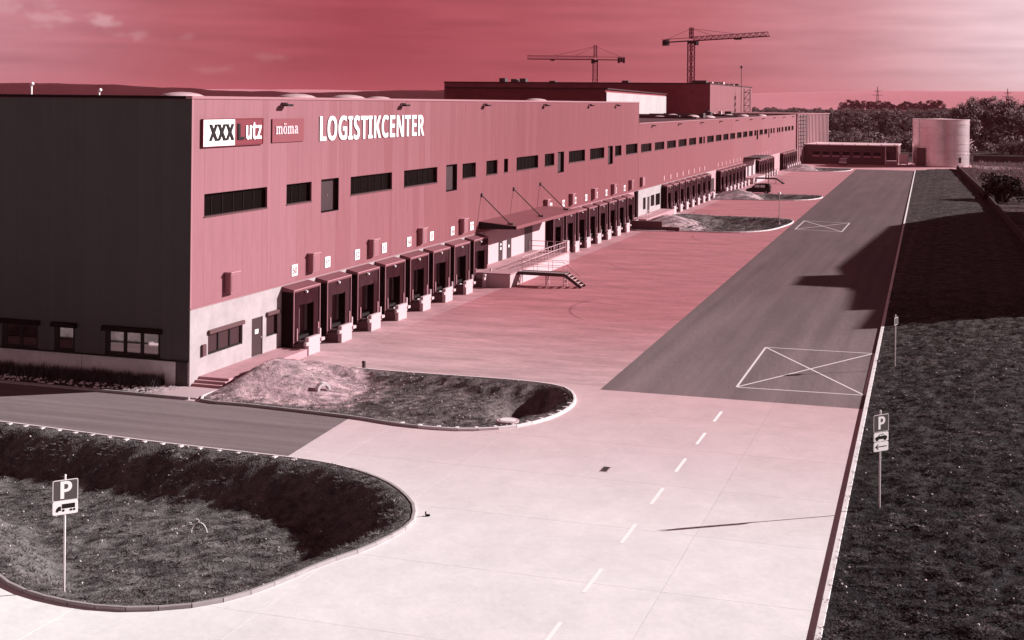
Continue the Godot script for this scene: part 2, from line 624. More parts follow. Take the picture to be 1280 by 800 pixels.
func sheet(called: String, poly: PackedVector2Array, y: float, m: Material, uv_w := 0.0, uv_l := 0.0) -> MeshInstance3D:
	var s := begin()
	flat_poly(s, poly, y, uv_w, uv_l)
	s.generate_normals()
	if uv_w != 0.0:
		s.generate_tangents()
	return obj(called, s.commit(), m)

func edge_distance(p: Vector2, poly: PackedVector2Array) -> float:
	var d := 1e9
	for i in poly.size():
		var q := Geometry2D.get_closest_point_to_segment(p, poly[i], poly[(i + 1) % poly.size()])
		d = minf(d, p.distance_squared_to(q))
	return sqrt(d)

func terrain(called: String, poly: PackedVector2Array, h: Callable, cell: float, m: Material, col = null) -> MeshInstance3D:
	# a height field inside a polygon, its rim following the polygon
	var s := SurfaceTool.new()
	s.begin(Mesh.PRIMITIVE_TRIANGLES)
	var r := Rect2(poly[0], Vector2.ZERO)
	for p in poly:
		r = r.expand(p)
	var cache := {}
	var height := func(p: Vector2) -> float:
		var key := Vector2i(roundi(p.x * 500.0), roundi(p.y * 500.0))
		if not cache.has(key):
			cache[key] = h.call(p)
		return cache[key]
	var put := func(p: Vector2) -> void:
		var e := cell * 0.5
		var hx: float = height.call(p + Vector2(e, 0)) - height.call(p - Vector2(e, 0))
		var hz: float = height.call(p + Vector2(0, e)) - height.call(p - Vector2(0, e))
		var tone := Color.WHITE
		if col != null:
			tone = col.call(p)
		s.set_color(tone)
		s.set_normal(Vector3(-hx, 2.0 * e, -hz).normalized())
		s.add_vertex(Vector3(p.x, height.call(p), p.y))
	for i in int(ceil(r.size.x / cell)):
		for j in int(ceil(r.size.y / cell)):
			var o := r.position + Vector2(i, j) * cell
			var sq := PackedVector2Array([o, o + Vector2(cell, 0), o + Vector2(cell, cell), o + Vector2(0, cell)])
			var ins := 0
			for p in sq:
				if Geometry2D.is_point_in_polygon(p, poly):
					ins += 1
			var pieces := [sq]
			if ins < 4:
				pieces = Geometry2D.intersect_polygons(sq, poly)
			for piece in pieces:
				var idx := Geometry2D.triangulate_polygon(piece)
				for k in range(0, idx.size(), 3):
					var v := [piece[idx[k]], piece[idx[k + 1]], piece[idx[k + 2]]]
					if (v[1] - v[0]).cross(v[2] - v[0]) < 0.0:
						v = [v[0], v[2], v[1]]
					for p in v:
						put.call(p)
	return obj(called, s.commit(), m)

var isl := []            # island outlines
var isl_height := []     # their height functions
var bump := FastNoiseLite.new()

func h_island_near(p: Vector2) -> float:
	var d := edge_distance(p, isl[0])
	var f := smoothstep(0.3, 3.3, d)
	return 0.10 - 1.6 * f + (bump.get_noise_2d(p.x * 9.0, p.y * 9.0) * 0.16 + bump.get_noise_2d(p.x * 30.0, p.y * 30.0) * 0.07) * smoothstep(0.0, 1.2, d)

func h_island_mound(p: Vector2) -> float:
	var d := edge_distance(p, isl[1])
	var y := 0.10 - 0.55 * smoothstep(0.2, 2.6, d)
	y -= 1.35 * (1.0 - smoothstep(0.3, 2.5, ((p - Vector2(-21.5, -69.0)) * Vector2(0.9, 0.62)).length())) * smoothstep(0.0, 1.0, d)
	var q := (p - Vector2(-36.2, -68.6)) * Vector2(0.72, 0.52)
	y += 1.45 * pow(maxf(0.0, 1.0 - q.length() / 3.4), 1.25) * smoothstep(-0.3, 1.0, d)
	var calm := 0.45 + 0.55 * smoothstep(2.0, 6.0, (p - Vector2(-36.2, -68.6)).length())
	return y + calm * (bump.get_noise_2d(p.x * 9.0, p.y * 9.0) * 0.17 + bump.get_noise_2d(p.x * 30.0, p.y * 30.0) * 0.09) * smoothstep(0.0, 1.0, d)

func h_island_far(p: Vector2, k: int) -> float:
	var d := edge_distance(p, isl[k])
	var y := 0.10 - 0.9 * smoothstep(0.2, 3.6, d) * smoothstep(-33.0, -30.0, p.x)
	var ctr := Vector2(-35.0, [0.0, 0.0, -173.0, -230.0, -333.0][k])
	var q := (p - ctr) * Vector2(0.62, 0.42)
	y += 1.5 * pow(maxf(0.0, 1.0 - q.length() / 3.2), 1.2) * smoothstep(-0.3, 1.2, d)
	return y + bump.get_noise_2d(p.x * 9.0, p.y * 9.0) * 0.2 * smoothstep(0.0, 1.0, d)

func h_verge(p: Vector2) -> float:
	var d := p.x - kerb_x(p.y) - 0.22
	return 0.11 + 0.25 * smoothstep(0.0, 6.0, d) + (bump.get_noise_2d(p.x * 8.0, p.y * 8.0) * 0.20 + bump.get_noise_2d(p.x * 26.0, p.y * 26.0) * 0.09) * smoothstep(0.0, 0.8, d)

func wall_x(z: float) -> float:
	# the line of the boundary wall beyond the verge
	var pts := [[-40.0, 11.2], [-60.0, 10.0], [-170.0, 7.6], [-255.0, 5.0], [-352.0, 0.9], [-400.0, -1.2]]
	for i in pts.size() - 1:
		if z <= pts[i][0] and z >= pts[i + 1][0]:
			return lerpf(pts[i][1], pts[i + 1][1], (z - pts[i][0]) / (pts[i + 1][0] - pts[i][0]))
	return 11.5

func earth_tone(p: Vector2, k: int) -> Color:
	# rosy excavated dirt on the mounds, dark topsoil elsewhere
	if k == -2:
		var t2 := smoothstep(-48.0, -100.0, p.y)
		return Color(0.07, 0.066, 0.068).lerp(Color(0.135, 0.112, 0.117), t2)
	if k < 0:
		return Color(0.14, 0.115, 0.12)
	if k == 0:
		return Color(0.245, 0.222, 0.226)
	var c: Vector2 = [Vector2.ZERO, Vector2(-35.9, -68.0), Vector2(-35.5, -173.0), Vector2(-36.0, -231.0), Vector2(-36.0, -333.0)][k]
	var reach: float = [0.0, 5.6, 6.5, 6.0, 6.5][k]
	var d := ((p - c) * Vector2(0.95, 0.8)).length() + bump.get_noise_2d(p.x * 7.0, p.y * 7.0) * 2.6
	var t := 1.0 - smoothstep(reach * 0.75, reach * 1.05, d)
	var spots := smoothstep(0.12, 0.3, bump.get_noise_2d(p.x * 22.0 + 40.0, p.y * 22.0))
	return Color(0.27, 0.215, 0.222).lerp(Color(0.77, 0.53, 0.57), t * (1.0 - spots * 0.7))

func V2(a: Array) -> Array:
	var out := []
	for k in range(0, a.size(), 2):
		out.append(Vector2(a[k], a[k + 1]))
	return out

func concrete_tone(p: Vector2) -> Color:
	# red tint gradient put into the colour: rosy yard, paling towards the near end
	var t := minf(1.0, smoothstep(-54.0, -102.0, p.y + maxf(0.0, -12.0 - p.x) * 0.35) * 0.96 + smoothstep(-6.0, -30.0, p.x) * smoothstep(-30.0, -64.0, p.y) * 0.1)
	var c := Vector3(0.83, 0.785, 0.805).lerp(Vector3(0.95, 0.95, 0.95), smoothstep(-14.0, -32.0, p.x) * smoothstep(-52.0, -38.0, p.y))
	c = c.lerp(Vector3(0.68, 0.52, 0.545), smoothstep(-44.0, -66.0, p.y)).lerp(Vector3(0.51, 0.175, 0.205), t)
	c = c.lerp(Vector3(0.55, 0.24, 0.275), smoothstep(-200.0, -340.0, p.y) * 0.6)
	if p.x < -36.6 and p.y < -72.0:
		c = c.lerp(Vector3(0.66, 0.40, 0.44), 0.45)
	return Color(c.x, c.y, c.z)

func slab(s: SurfaceTool, poly: PackedVector2Array, own: float) -> void:
	var idx := Geometry2D.triangulate_polygon(poly)
	var put := func(q: Vector2, y: float) -> void:
		var c := concrete_tone(q)
		s.set_color(Color(c.r * own, c.g * own, c.b * own))
		s.add_vertex(Vector3(q.x, y, q.y))
	for k in range(0, idx.size(), 3):
		var v := [poly[idx[k]], poly[idx[k + 1]], poly[idx[k + 2]]]
		if (v[1] - v[0]).cross(v[2] - v[0]) < 0.0:
			v = [v[0], v[2], v[1]]
		for q in v:
			put.call(q, 0.0)
	for i in poly.size():
		var q := poly[i]
		var w := poly[(i + 1) % poly.size()]
		for e in [[q, 0.0], [w, 0.0], [w, -0.14], [q, 0.0], [w, -0.14], [q, -0.14]]:
			put.call(e[0], e[1])

func make_ground() -> void:
	bump.seed = 77
	bump.frequency = 0.1
	bump.fractal_octaves = 3
	# the wide fields, laid as sheets round the site
	var far := 4300.0
	var s := begin()
	flat_poly(s, PackedVector2Array([Vector2(-far, -392), Vector2(-far, -far), Vector2(far, -far), Vector2(far, -392)]), -0.06)
	flat_poly(s, PackedVector2Array([Vector2(-far, 6), Vector2(far, 6), Vector2(far, far), Vector2(-far, far)]), -0.06)
	flat_poly(s, PackedVector2Array([Vector2(-far, -392), Vector2(-far, 6), Vector2(-110, 6), Vector2(-110, -392)]), -0.06)
	flat_poly(s, PackedVector2Array([Vector2(11.5, 6), Vector2(far, 6), Vector2(far, -392), Vector2(-1.0, -392), Vector2(0.9, -352), Vector2(5.0, -255), Vector2(7.6, -170), Vector2(10, -60), Vector2(11.2, -40)]), -0.06)
	structure(part("ground", s, M.field))
	s = begin()
	flat_poly(s, PackedVector2Array([Vector2(-110, -392), Vector2(11.5, -392), Vector2(11.5, 6), Vector2(-110, 6)]), -3.2)
	structure(part("subsoil", s, M.bark))

	# island outlines
	isl.append(smooth_outline(V2([-29.5, -53.7, -26.3, -53.5, -24.0, -52.7, -22.0, -51.4, -20.4, -49.6, -19.7, -48.3, -19.3, -46.9, -19.4, -45.4, -19.8, -43.6, -20.5, -41.8, -21.0, -39.9, -21.6, -38.3, -22.4, -37.2, -23.4, -36.5, -24.5, -36.05, -25.9, -35.9, -27.6, -36.1, -28.7, -36.45, -29.8, -37.0, -31.6, -38.4, -34.0, -40.6, -38.0, -43.4, -45.0, -46.0, -60.0, -49.0, -76.0, -51.6, -80.0, -54.0, -76.0, -56.6, -60.0, -55.6, -44.0, -54.6, -41.1, -54.4, -35.1, -53.9]), 1.0))
	isl.append(smooth_outline(V2([-37.6, -62.35, -34.5, -62.2, -28.6, -61.7, -25.7, -61.1, -23.2, -61.1, -21.7, -61.6, -20.2, -62.9, -19.2, -65.1, -18.9, -67.8, -19.3, -70.0, -20.3, -72.0, -21.9, -72.8, -24.3, -73.0, -27.7, -72.9, -31.7, -72.8, -35.6, -72.9, -37.6, -72.6, -38.0, -70.0, -38.0, -65.0]), 1.0))
	isl.append(smooth_outline(V2([-38.6, -166.0, -31.7, -166.2, -26.0, -166.9, -22.4, -171.0, -21.0, -178.0, -20.6, -185.0, -21.6, -188.6, -24.6, -190.0, -31.0, -190.0, -38.0, -190.0]), 1.0))
	isl.append(smooth_outline(V2([-38.6, -224.4, -34.7, -224.2, -27.7, -225.6, -23.4, -228.9, -21.6, -234.0, -21.6, -238.6, -23.0, -240.9, -30.0, -240.4, -38.6, -240.0]), 1.5))
	isl.append(smooth_outline(V2([-39.0, -327.0, -34.5, -326.6, -28.0, -329.0, -24.6, -334.0, -23.8, -341.0, -24.6, -345.5, -30.0, -345.6, -39.0, -345.6]), 1.5))
	isl_height = [h_island_near, h_island_mound, h_island_far.bind(2), h_island_far.bind(3), h_island_far.bind(4)]
	for k in 5:
		var inner: Array = Geometry2D.offset_polygon(isl[k], -0.13)
		structure(terrain("planted_island", inner[0], isl_height[k], 0.45 if k < 2 else 0.9, M.soil, earth_tone.bind(k)))

	# concrete slabs, one piece each, cut round the islands
	var conc := structure(thing("concrete_yard"))
	var diag := PackedVector2Array([Vector2(-40, 4), Vector2(kerb_x(4.0), 4), Vector2(kerb_x(-73.0), -73), Vector2(road_left(-73.0), -72.72), Vector2(road_left(-345.0), -345), Vector2(-40, -345), Vector2(-40, -62.3), Vector2(-28.75, -61.9), Vector2(-28.15, -53.2), Vector2(-40, -53.2)])
	var xs := [-40.0, -36.6, -31.4, -26.0, -20.4, -14.8, -8.95, -2.0]
	var zs := [4.0]
	var z := -1.0
	while z > -345.0:
		zs.append(z)
		z -= 6.05
	zs.append(-345.0)
	for i in xs.size() - 1:
		for j in zs.size() - 1:
			var g := 0.006
			var cellp := PackedVector2Array([Vector2(xs[i] + g, zs[j] - g), Vector2(xs[i + 1] - g, zs[j] - g), Vector2(xs[i + 1] - g, zs[j + 1] + g), Vector2(xs[i] + g, zs[j + 1] + g)])
			var pieces: Array = Geometry2D.intersect_polygons(cellp, diag)
			for o in isl:
				var nxt := []
				for p in pieces:
					nxt.append_array(Geometry2D.clip_polygons(p, o))
				pieces = nxt
			for p in pieces:
				if p.size() < 3:
					continue
				var zc: float = (zs[j] + zs[j + 1]) * 0.5
				var own := 1.0 + rng.randf_range(-0.012, 0.012)
				s = begin()
				slab(s, p, own)
				part("concrete_slab", s, M.paving if zc > -72.0 else M.paving_yard, conc)
	# tyre marks of lorries that turned towards the docks
	for k in 9:
		var z0 := -92.0 - k * 9.5 - rng.randf() * 5.0
		var dir := 1.0 if k % 3 else -1.0
		s = begin()
		var prev := Vector2(-24.0 - rng.randf() * 3.0, z0)
		var ang := rng.randf_range(-0.3, 0.3)
		var bend := rng.randf_range(0.03, 0.075) * dir
		for i in 18:
			var nx := prev + Vector2(-sin(ang + 0.9) * 0.62, -cos(ang + 0.9) * 0.62)
			ang += bend
			if nx.x > -36.0 and nx.x < road_left(nx.y) - 0.6:
				mark(s, prev, nx, 0.24)
			prev = nx
		part("tyre_mark", s, M.tyre_mark, conc)
	# asphalt road on the right and its concrete end apron
	s = begin()
	for k in 30:
		var za := -72.72 - k * 272.28 / 30.0
		var zb := -72.72 - (k + 1) * 272.28 / 30.0
		# paler near the yard mouth, darker farther on
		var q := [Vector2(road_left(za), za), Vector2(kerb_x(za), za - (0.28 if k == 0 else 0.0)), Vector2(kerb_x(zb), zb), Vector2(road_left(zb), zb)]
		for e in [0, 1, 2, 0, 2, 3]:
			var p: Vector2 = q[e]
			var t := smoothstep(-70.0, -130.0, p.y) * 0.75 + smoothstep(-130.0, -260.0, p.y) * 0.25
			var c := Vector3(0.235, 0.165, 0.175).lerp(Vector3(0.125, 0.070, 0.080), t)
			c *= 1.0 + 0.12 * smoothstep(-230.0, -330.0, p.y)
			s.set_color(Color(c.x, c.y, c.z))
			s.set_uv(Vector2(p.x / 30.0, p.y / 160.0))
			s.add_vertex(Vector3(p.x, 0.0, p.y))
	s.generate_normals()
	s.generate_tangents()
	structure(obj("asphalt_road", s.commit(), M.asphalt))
	s = begin()
	s.set_color(Color(0.58, 0.28, 0.315))
	flat_poly(s, PackedVector2Array([Vector2(-60, -345.02), Vector2(0.9, -345.02), Vector2(0.2, -392), Vector2(-60, -392)]), -0.004)
	structure(part("concrete_apron", s, M.paving))
	# asphalt road along the shaded end wall
	structure(sheet("asphalt_side_road", PackedVector2Array([Vector2(-110, -62.4), Vector2(-50.2, -62.4), Vector2(-40.1, -62.3), Vector2(-28.72, -61.75), Vector2(-28.18, -53.75), Vector2(-35.1, -53.95), Vector2(-44.0, -54.65), Vector2(-60, -55.7), Vector2(-76, -56.7), Vector2(-110, -57.6)]), 0.0, M.asphalt_pale, -90.0, 16.0))
	var west: Array = Geometry2D.clip_polygons(PackedVector2Array([Vector2(-110, 6), Vector2(-40.0, 6), Vector2(-40.0, -53.2), Vector2(-28.2, -53.2), Vector2(-28.2, -56), Vector2(-44, -56), Vector2(-110, -57.5)]), isl[0])
	s = begin()
	s.set_color(Color(0.93, 0.93, 0.93))
	for p in west:
		flat_poly(s, p, -0.006)
	structure(part("concrete_turning_area", s, M.paving))
	# strip between the end wall and the side road
	s = begin()
	flat_poly(s, PackedVector2Array([Vector2(-110, -65.2), Vector2(-41.6, -65.2), Vector2(-41.6, -62.55), Vector2(-110, -62.65)]), 0.07)
	structure(part("planting_strip", s, M.gravel))
	# verge to the right of the road
	var vp := PackedVector2Array([Vector2(kerb_x(-34.0) + 0.2, -34), Vector2(kerb_x(-112.0) + 0.2, -112), Vector2(9.2, -112), Vector2(11.4, -34)])
	structure(terrain("grass_verge", vp, h_verge, 0.42, M.soil_dark, earth_tone.bind(-2)))
	vp = PackedVector2Array([Vector2(kerb_x(-112.0) + 0.2, -112), Vector2(kerb_x(-346.0) + 0.2, -346), Vector2(0.95, -352), Vector2(5.0, -255), Vector2(7.6, -170), Vector2(9.2, -112)])
	structure(terrain("grass_verge", vp, h_verge, 1.6, M.soil, earth_tone.bind(-1)))
	# kerbs
	kerb_ring("island_kerb", isl[0], 1.0)
	kerb_ring("island_kerb", isl[1], 1.0)
	for k in [2, 3, 4]:
		kerb_ring("island_kerb", isl[k], 1.5)
	var right := []
	z = -30.0
	while z > -344.0:
		right.append(Vector2(kerb_x(z) + 0.11, z))
		z -= 1.0
	var rk := structure(thing("road_kerb"))
	var rest := begin()
	for k in right.size() - 1:
		if k < 100:
			kerb_stone(rk, right[k], right[k + 1], 0.22)
		else:
			kerb_mesh(rest, right[k], right[k + 1], 0.22)
	stuff(part("kerb_stone", rest, M.kerb, rk))
	var left := []
	for k in 74:
		left.append(Vector2(-38.4 - k, -62.46))
	var sk := structure(thing("side_road_kerb"))
	for k in left.size() - 1:
		kerb_stone(sk, left[k], left[k + 1], 0.16, M.kerb_shaded)
	make_markings()

func kerb_mesh(s: SurfaceTool, a: Vector2, b: Vector2, w: float) -> void:
	var d := (b - a).normalized()
	var n := d.orthogonal() * w * 0.5
	var a2 := a + d * 0.008
	var b2 := b - d * 0.008
	var hgt := 0.13
	var c := 0.02
	var q := [a2 + n, a2 - n, b2 - n, b2 + n]
	var nn := n.normalized() * c
	var t := [a2 + n - nn, a2 - n + nn, b2 - n + nn, b2 + n - nn]
	var m := Vector3((a.x + b.x) * 0.5, 0.0, (a.y + b.y) * 0.5)
	var V := func(p: Vector2, y: float) -> Vector3: return Vector3(p.x, y, p.y)
	quad(s, V.call(t[0], hgt), V.call(t[1], hgt), V.call(t[2], hgt), V.call(t[3], hgt), m)
	for e in [[0, 3], [1, 2]]:
		quad(s, V.call(q[e[0]], -0.1), V.call(q[e[1]], -0.1), V.call(q[e[1]], hgt - c), V.call(q[e[0]], hgt - c), m)
		quad(s, V.call(q[e[0]], hgt - c), V.call(q[e[1]], hgt - c), V.call(t[e[1]], hgt), V.call(t[e[0]], hgt), m)
	for e in [[0, 1], [2, 3]]:
		quad(s, V.call(q[e[0]], -0.1), V.call(q[e[1]], -0.1), V.call(t[e[1]], hgt), V.call(t[e[0]], hgt), m)

func kerb_stone(parent: Node, a: Vector2, b: Vector2, w: float, m: Material = null) -> void:
	var s := begin()
	kerb_mesh(s, a, b, w)
	part("kerb_stone", s, m if m != null else M.kerb, parent)

func kerb_ring(called: String, o: PackedVector2Array, step: float) -> void:
	var k := structure(thing(called))
	var n := o.size()
	var c := Vector2.ZERO
	for p in o:
		c += p / n
	for i in n:
		var a := o[i]
		var b := o[(i + 1) % n]
		if called == "island_kerb" and a.x < -50.0:
			continue
		kerb_stone(k, a, b, 0.15, M.kerb_shaded if a.y > -53.0 or (o == isl[1] and a.y > -63.0 and a.x < -25.0) else M.kerb)
		# concrete haunch behind each joint, where the kerb is backed openly
		if not ((o == isl[0] and a.y < -52.5 and a.x < -27.0) or (o == isl[1] and a.x > -26.0 and a.y > -69.0)):
			continue
		var d := (b - a).normalized()
		var inw := d.orthogonal()
		if not Geometry2D.is_point_in_polygon((a + b) * 0.5 + inw * 0.3, o):
			inw = -inw
		var p := a + inw * 0.17
		var bs := Basis(Vector3(d.x, 0, d.y), Vector3.UP, Vector3(inw.x, 0, inw.y))
		var m := begin()
		cbx(m, Vector3(-0.11, -0.2, -0.09), Vector3(0.11, 0.115 + rng.randf() * 0.02, 0.14 + rng.randf() * 0.1), 0.03)
		var me := part("kerb_haunch", m, M.kerb, k)
		me.transform = Transform3D(bs, Vector3(p.x, 0, p.y))

func mark(s: SurfaceTool, a: Vector2, b: Vector2, w: float) -> void:
	var n := (b - a).normalized().orthogonal() * w * 0.5
	flat_poly(s, PackedVector2Array([a + n, a - n, b - n, b + n]), 0.005)

func make_markings() -> void:
	# lane dashes on the pale concrete
	var dz := [-69.8, -65.0, -60.0, -55.05, -50.0, -44.8, -39.8, -34.8]
	for k in dz.size():
		var s := begin()
		mark(s, Vector2(-11.32 - 0.004 * k, dz[k]), Vector2(-11.32 - 0.004 * k, dz[k] + 2.35), 0.15)
		var o := part("lane_dash", s, M.dash)
		tag(o, "%s white lane dash painted on the pale concrete, counting from the asphalt edge" % NTH[k], "road marking", "dashes of the lane line")
	# crossed boxes on the asphalt
	var boxes := [[-11.61, -89.25, -4.75, -89.6, -4.55, -76.5, -11.51, -76.1, "near crossed box painted in white lines on the asphalt road"], [-19.4, -188.3, -13.3, -187.4, -13.3, -174.0, -19.2, -175.0, "far crossed box painted in white lines on the asphalt road"]]
	for b in boxes:
		var s := begin()
		var p := [Vector2(b[0], b[1]), Vector2(b[2], b[3]), Vector2(b[4], b[5]), Vector2(b[6], b[7])]
		for k in 4:
			mark(s, p[k], p[(k + 1) % 4], 0.13)
		var o := thing("crossed_box_marking")
		tag(o, b[8], "road marking")
		part("outline", s, M.paint, o)
		for e in [[0, 2], [1, 3]]:
			s = begin()
			var n: Vector2 = (p[e[1]] - p[e[0]]).normalized().orthogonal() * 0.065
			flat_poly(s, PackedVector2Array([p[e[0]] + n, p[e[0]] - n, p[e[1]] - n, p[e[1]] + n]), 0.009 if e[0] == 0 else 0.013)
			part("diagonal", s, M.paint, o)

# ---------------------------------------------------------------- the halls
const FX := -40.0     # plane of the long facade

func panel_wall(parent: Node, openings: Array, z0: float, z1: float, y0: float, y1: float, pitch: float, tone: Callable) -> void:
	# upright cladding sheets on the plane x = FX; openings are [za, zb, ya, yb] with za > zb
	var cuts := []
	var z := z0
	while z > z1 + 0.01:
		cuts.append(z)
		z -= pitch
	cuts.append(z1)
	for o in openings:
		for e in [o[0], o[1]]:
			var near := 1e9
			var at := -1
			for i in cuts.size():
				if absf(cuts[i] - e) < near:
					near = absf(cuts[i] - e)
					at = i
			if near < 0.35 and at > 0 and at < cuts.size() - 1:
				cuts[at] = e
			else:
				cuts.append(e)
				cuts.sort()
				cuts.reverse()
	for i in cuts.size() - 1:
		var a: float = cuts[i]
		var b: float = cuts[i + 1]
		if a - b < 0.02:
			continue
		var spans := [[y0, y1]]
		for o in openings:
			if a <= o[0] + 0.01 and b >= o[1] - 0.01:
				spans = [[y0, o[2]], [o[3], y1]]
		for sp in spans:
			boxpart("cladding_sheet", Vector3(FX - 0.12, sp[0], a - 0.002), Vector3(FX + rng.randf_range(-0.002, 0.002), sp[1], b + 0.002), tone.call(a, i), parent, 0.003)

func window_unit(parent: Node, za: float, zb: float, ya: float, yb: float, panes: int, deep: float, fine := true) -> void:
	var w := thing("window", Vector3.ZERO, 0.0, parent)
	var x := FX - deep
	var s := begin()
	bx(s, Vector3(x - 0.05, ya, za), Vector3(x + 0.03, ya + 0.07, zb))
	bx(s, Vector3(x - 0.05, yb - 0.07, za), Vector3(x + 0.03, yb, zb))
	bx(s, Vector3(x - 0.05, ya + 0.07, za), Vector3(x + 0.03, yb - 0.07, za - 0.07))
	bx(s, Vector3(x - 0.05, ya + 0.07, zb + 0.07), Vector3(x + 0.03, yb - 0.07, zb))
	for k in range(1, panes):
		var zm := lerpf(za, zb, float(k) / panes)
		bx(s, Vector3(x - 0.04, ya + 0.07, zm - 0.045), Vector3(x + 0.025, yb - 0.07, zm + 0.045))
	part("frame", s, M.frame if fine else M.backing, w)
	for k in panes:
		var p0 := lerpf(za, zb, float(k) / panes) - 0.05
		var p1 := lerpf(za, zb, float(k + 1) / panes) + 0.05
		boxpart("pane", Vector3(x - 0.03, ya + 0.06, p0), Vector3(x - 0.01, yb - 0.06, p1), M.glass, w, 0.0)
	boxpart("sill", Vector3(x, ya - 0.02, za + 0.05), Vector3(FX + 0.05, ya + 0.05, zb - 0.05), M.sill, w, 0.01)

func escape_door(parent: Node, za: float, zb: float, ya: float, yb: float) -> void:
	# a deep opening with one grey leaf
	var d := thing("loading_hatch", Vector3.ZERO, 0.0, parent)
	var s := begin()
	bx(s, Vector3(FX - 0.40, ya, za), Vector3(FX - 0.37, yb, zb))
	bx(s, Vector3(FX - 0.37, ya, za), Vector3(FX - 0.01, yb, za - 0.03))
	bx(s, Vector3(FX - 0.37, ya, zb + 0.03), Vector3(FX - 0.01, yb, zb))
	bx(s, Vector3(FX - 0.37, yb - 0.03, za - 0.03), Vector3(FX - 0.01, yb, zb + 0.03))
	bx(s, Vector3(FX - 0.37, ya, za - 0.03), Vector3(FX + 0.04, ya + 0.03, zb + 0.03))
	part("reveal", s, M.frame, d)
	boxpart("leaf", Vector3(FX - 0.369, ya + 0.04, za - 0.04), Vector3(FX - 0.33, yb - 0.04, zb + 0.04), M.door, d)
	boxpart("handle", Vector3(FX - 0.329, ya + 1.0, lerpf(za, zb, 0.55)), Vector3(FX - 0.28, ya + 1.14, lerpf(za, zb, 0.55) - 0.05), M.steel, d, 0.01)

var dock0: Node3D = null

func dock_shelter(parent: Node, z: float) -> void:
	# z is the near edge of the shelter on the facade
	if dock0 != null:
		var c := copy_of(dock0, "dock_shelter", Vector3(FX, 0, z), parent)
		# no two shelters have aged alike
		for o in c.get_children():
			var called := String(o.name)
			if called.begins_with("sectional_door"):
				o.material_override = [M.leaf_door, M.door, M.sill][rng.randi() % 3]
			elif called.begins_with("side_curtain") or called.begins_with("head_curtain"):
				o.material_override = M.curtain if rng.randf() < 0.6 else M.curtain_worn
				o.rotation.x = rng.randf_range(-0.006, 0.006)
			elif called.begins_with("guide_strip"):
				o.rotation.x = rng.randf_range(-0.012, 0.012)
				o.material_override = M.edge if rng.randf() < 0.75 else M.box_red
			elif called.begins_with("hood") and rng.randf() < 0.4:
				o.material_override = M.hood_dusty
		return
	var d := thing("dock_shelter", Vector3(FX, 0, z), 0.0, parent)
	dock0 = d
	var w := 3.68
	var t := 0.85
	for k in 2:
		var zz := 0.0 if k == 0 else -w + 0.14
		boxpart("side_wall", Vector3(0.0, 0.42, zz - 0.14), Vector3(t, 3.92, zz), M.rubber, d, 0.02)
	var s := begin()
	prism(s, PackedVector2Array([Vector2(0, 4.22), Vector2(t + 0.02, 4.02), Vector2(t + 0.02, 3.86), Vector2(0, 3.92)]), Transform3D(Basis.IDENTITY, Vector3(0, 0, -w)), w)
	part("hood", s, M.hood, d)
	s = begin()
	# head curtain, sagging a little
	for k in 8:
		var z0 := -0.3 - (w - 0.6) * k / 8.0
		var z1 := -0.3 - (w - 0.6) * (k + 1) / 8.0
		var b0 := 2.95 + 0.03 * sin(k * 0.9)
		var b1 := 2.95 + 0.03 * sin((k + 1) * 0.9)
		var x0 := t - 0.03 + 0.03 * sin(k * 1.7)
		var x1 := t - 0.03 + 0.03 * sin((k + 1) * 1.7)
		var m := Vector3(t - 0.3, 3.4, (z0 + z1) * 0.5)
		quad(s, Vector3(t - 0.02, 3.9, z0), Vector3(t - 0.02, 3.9, z1), Vector3(x1, b1, z1), Vector3(x0, b0, z0), m)
		quad(s, Vector3(t - 0.06, 3.9, z0), Vector3(t - 0.06, 3.9, z1), Vector3(x1 - 0.03, b1, z1), Vector3(x0 - 0.03, b0, z0), m)
	part("head_curtain", s, M.curtain, d)
	for k in 2:
		var z0 := -0.08 if k == 0 else -w + 0.08
		var z1 := -0.82 if k == 0 else -w + 0.82
		boxpart("side_curtain", Vector3(t - 0.075, 0.62, minf(z0, z1)), Vector3(t - 0.035, 3.9, maxf(z0, z1)), M.curtain, d, 0.01)
		var ze := -0.42 if k == 0 else -w + 0.30
		boxpart("guide_strip", Vector3(t - 0.02, 0.78, ze - 0.13), Vector3(t + 0.05, 1.55, ze), M.edge, d, 0.02)
	s = begin()
	bx(s, Vector3(t - 0.02, 0.5, -0.045), Vector3(t + 0.035, 3.98, 0.0))
	bx(s, Vector3(t - 0.02, 0.5, -w), Vector3(t + 0.035, 3.98, -w + 0.045))
	bx(s, Vector3(t + 0.021, 3.98, -w), Vector3(t + 0.045, 4.03, 0.0))
	part("edge_trim", s, M.edge, d)
	var dr := boxpart("sectional_door", Vector3(0.02, 0.95, -w + 0.62), Vector3(0.07, 3.3, -0.62), M.leaf_door, d, 0.0)
	for k in 4:
		boxpart("door_groove", Vector3(0.071, 1.38 + 0.47 * k, -w + 0.62), Vector3(0.078, 1.41 + 0.47 * k, -0.62), M.frame, dr, 0.0)
	s = begin()
	bx(s, Vector3(0.01, 0.0, -w + 0.2), Vector3(0.06, 0.95, -0.2))
	bx(s, Vector3(0.06, 0.72, -w + 0.85), Vector3(0.55, 0.92, -0.85))
	part("leveller", s, M.black, d)
	s = begin()
	tube(s, Vector3(t + 0.0, 3.78, -w * 0.45), Vector3(t + 0.14, 3.74, -w * 0.45), 0.07, 10)
	part("dock_lamp", s, M.white, d)

var block0: Node3D = null

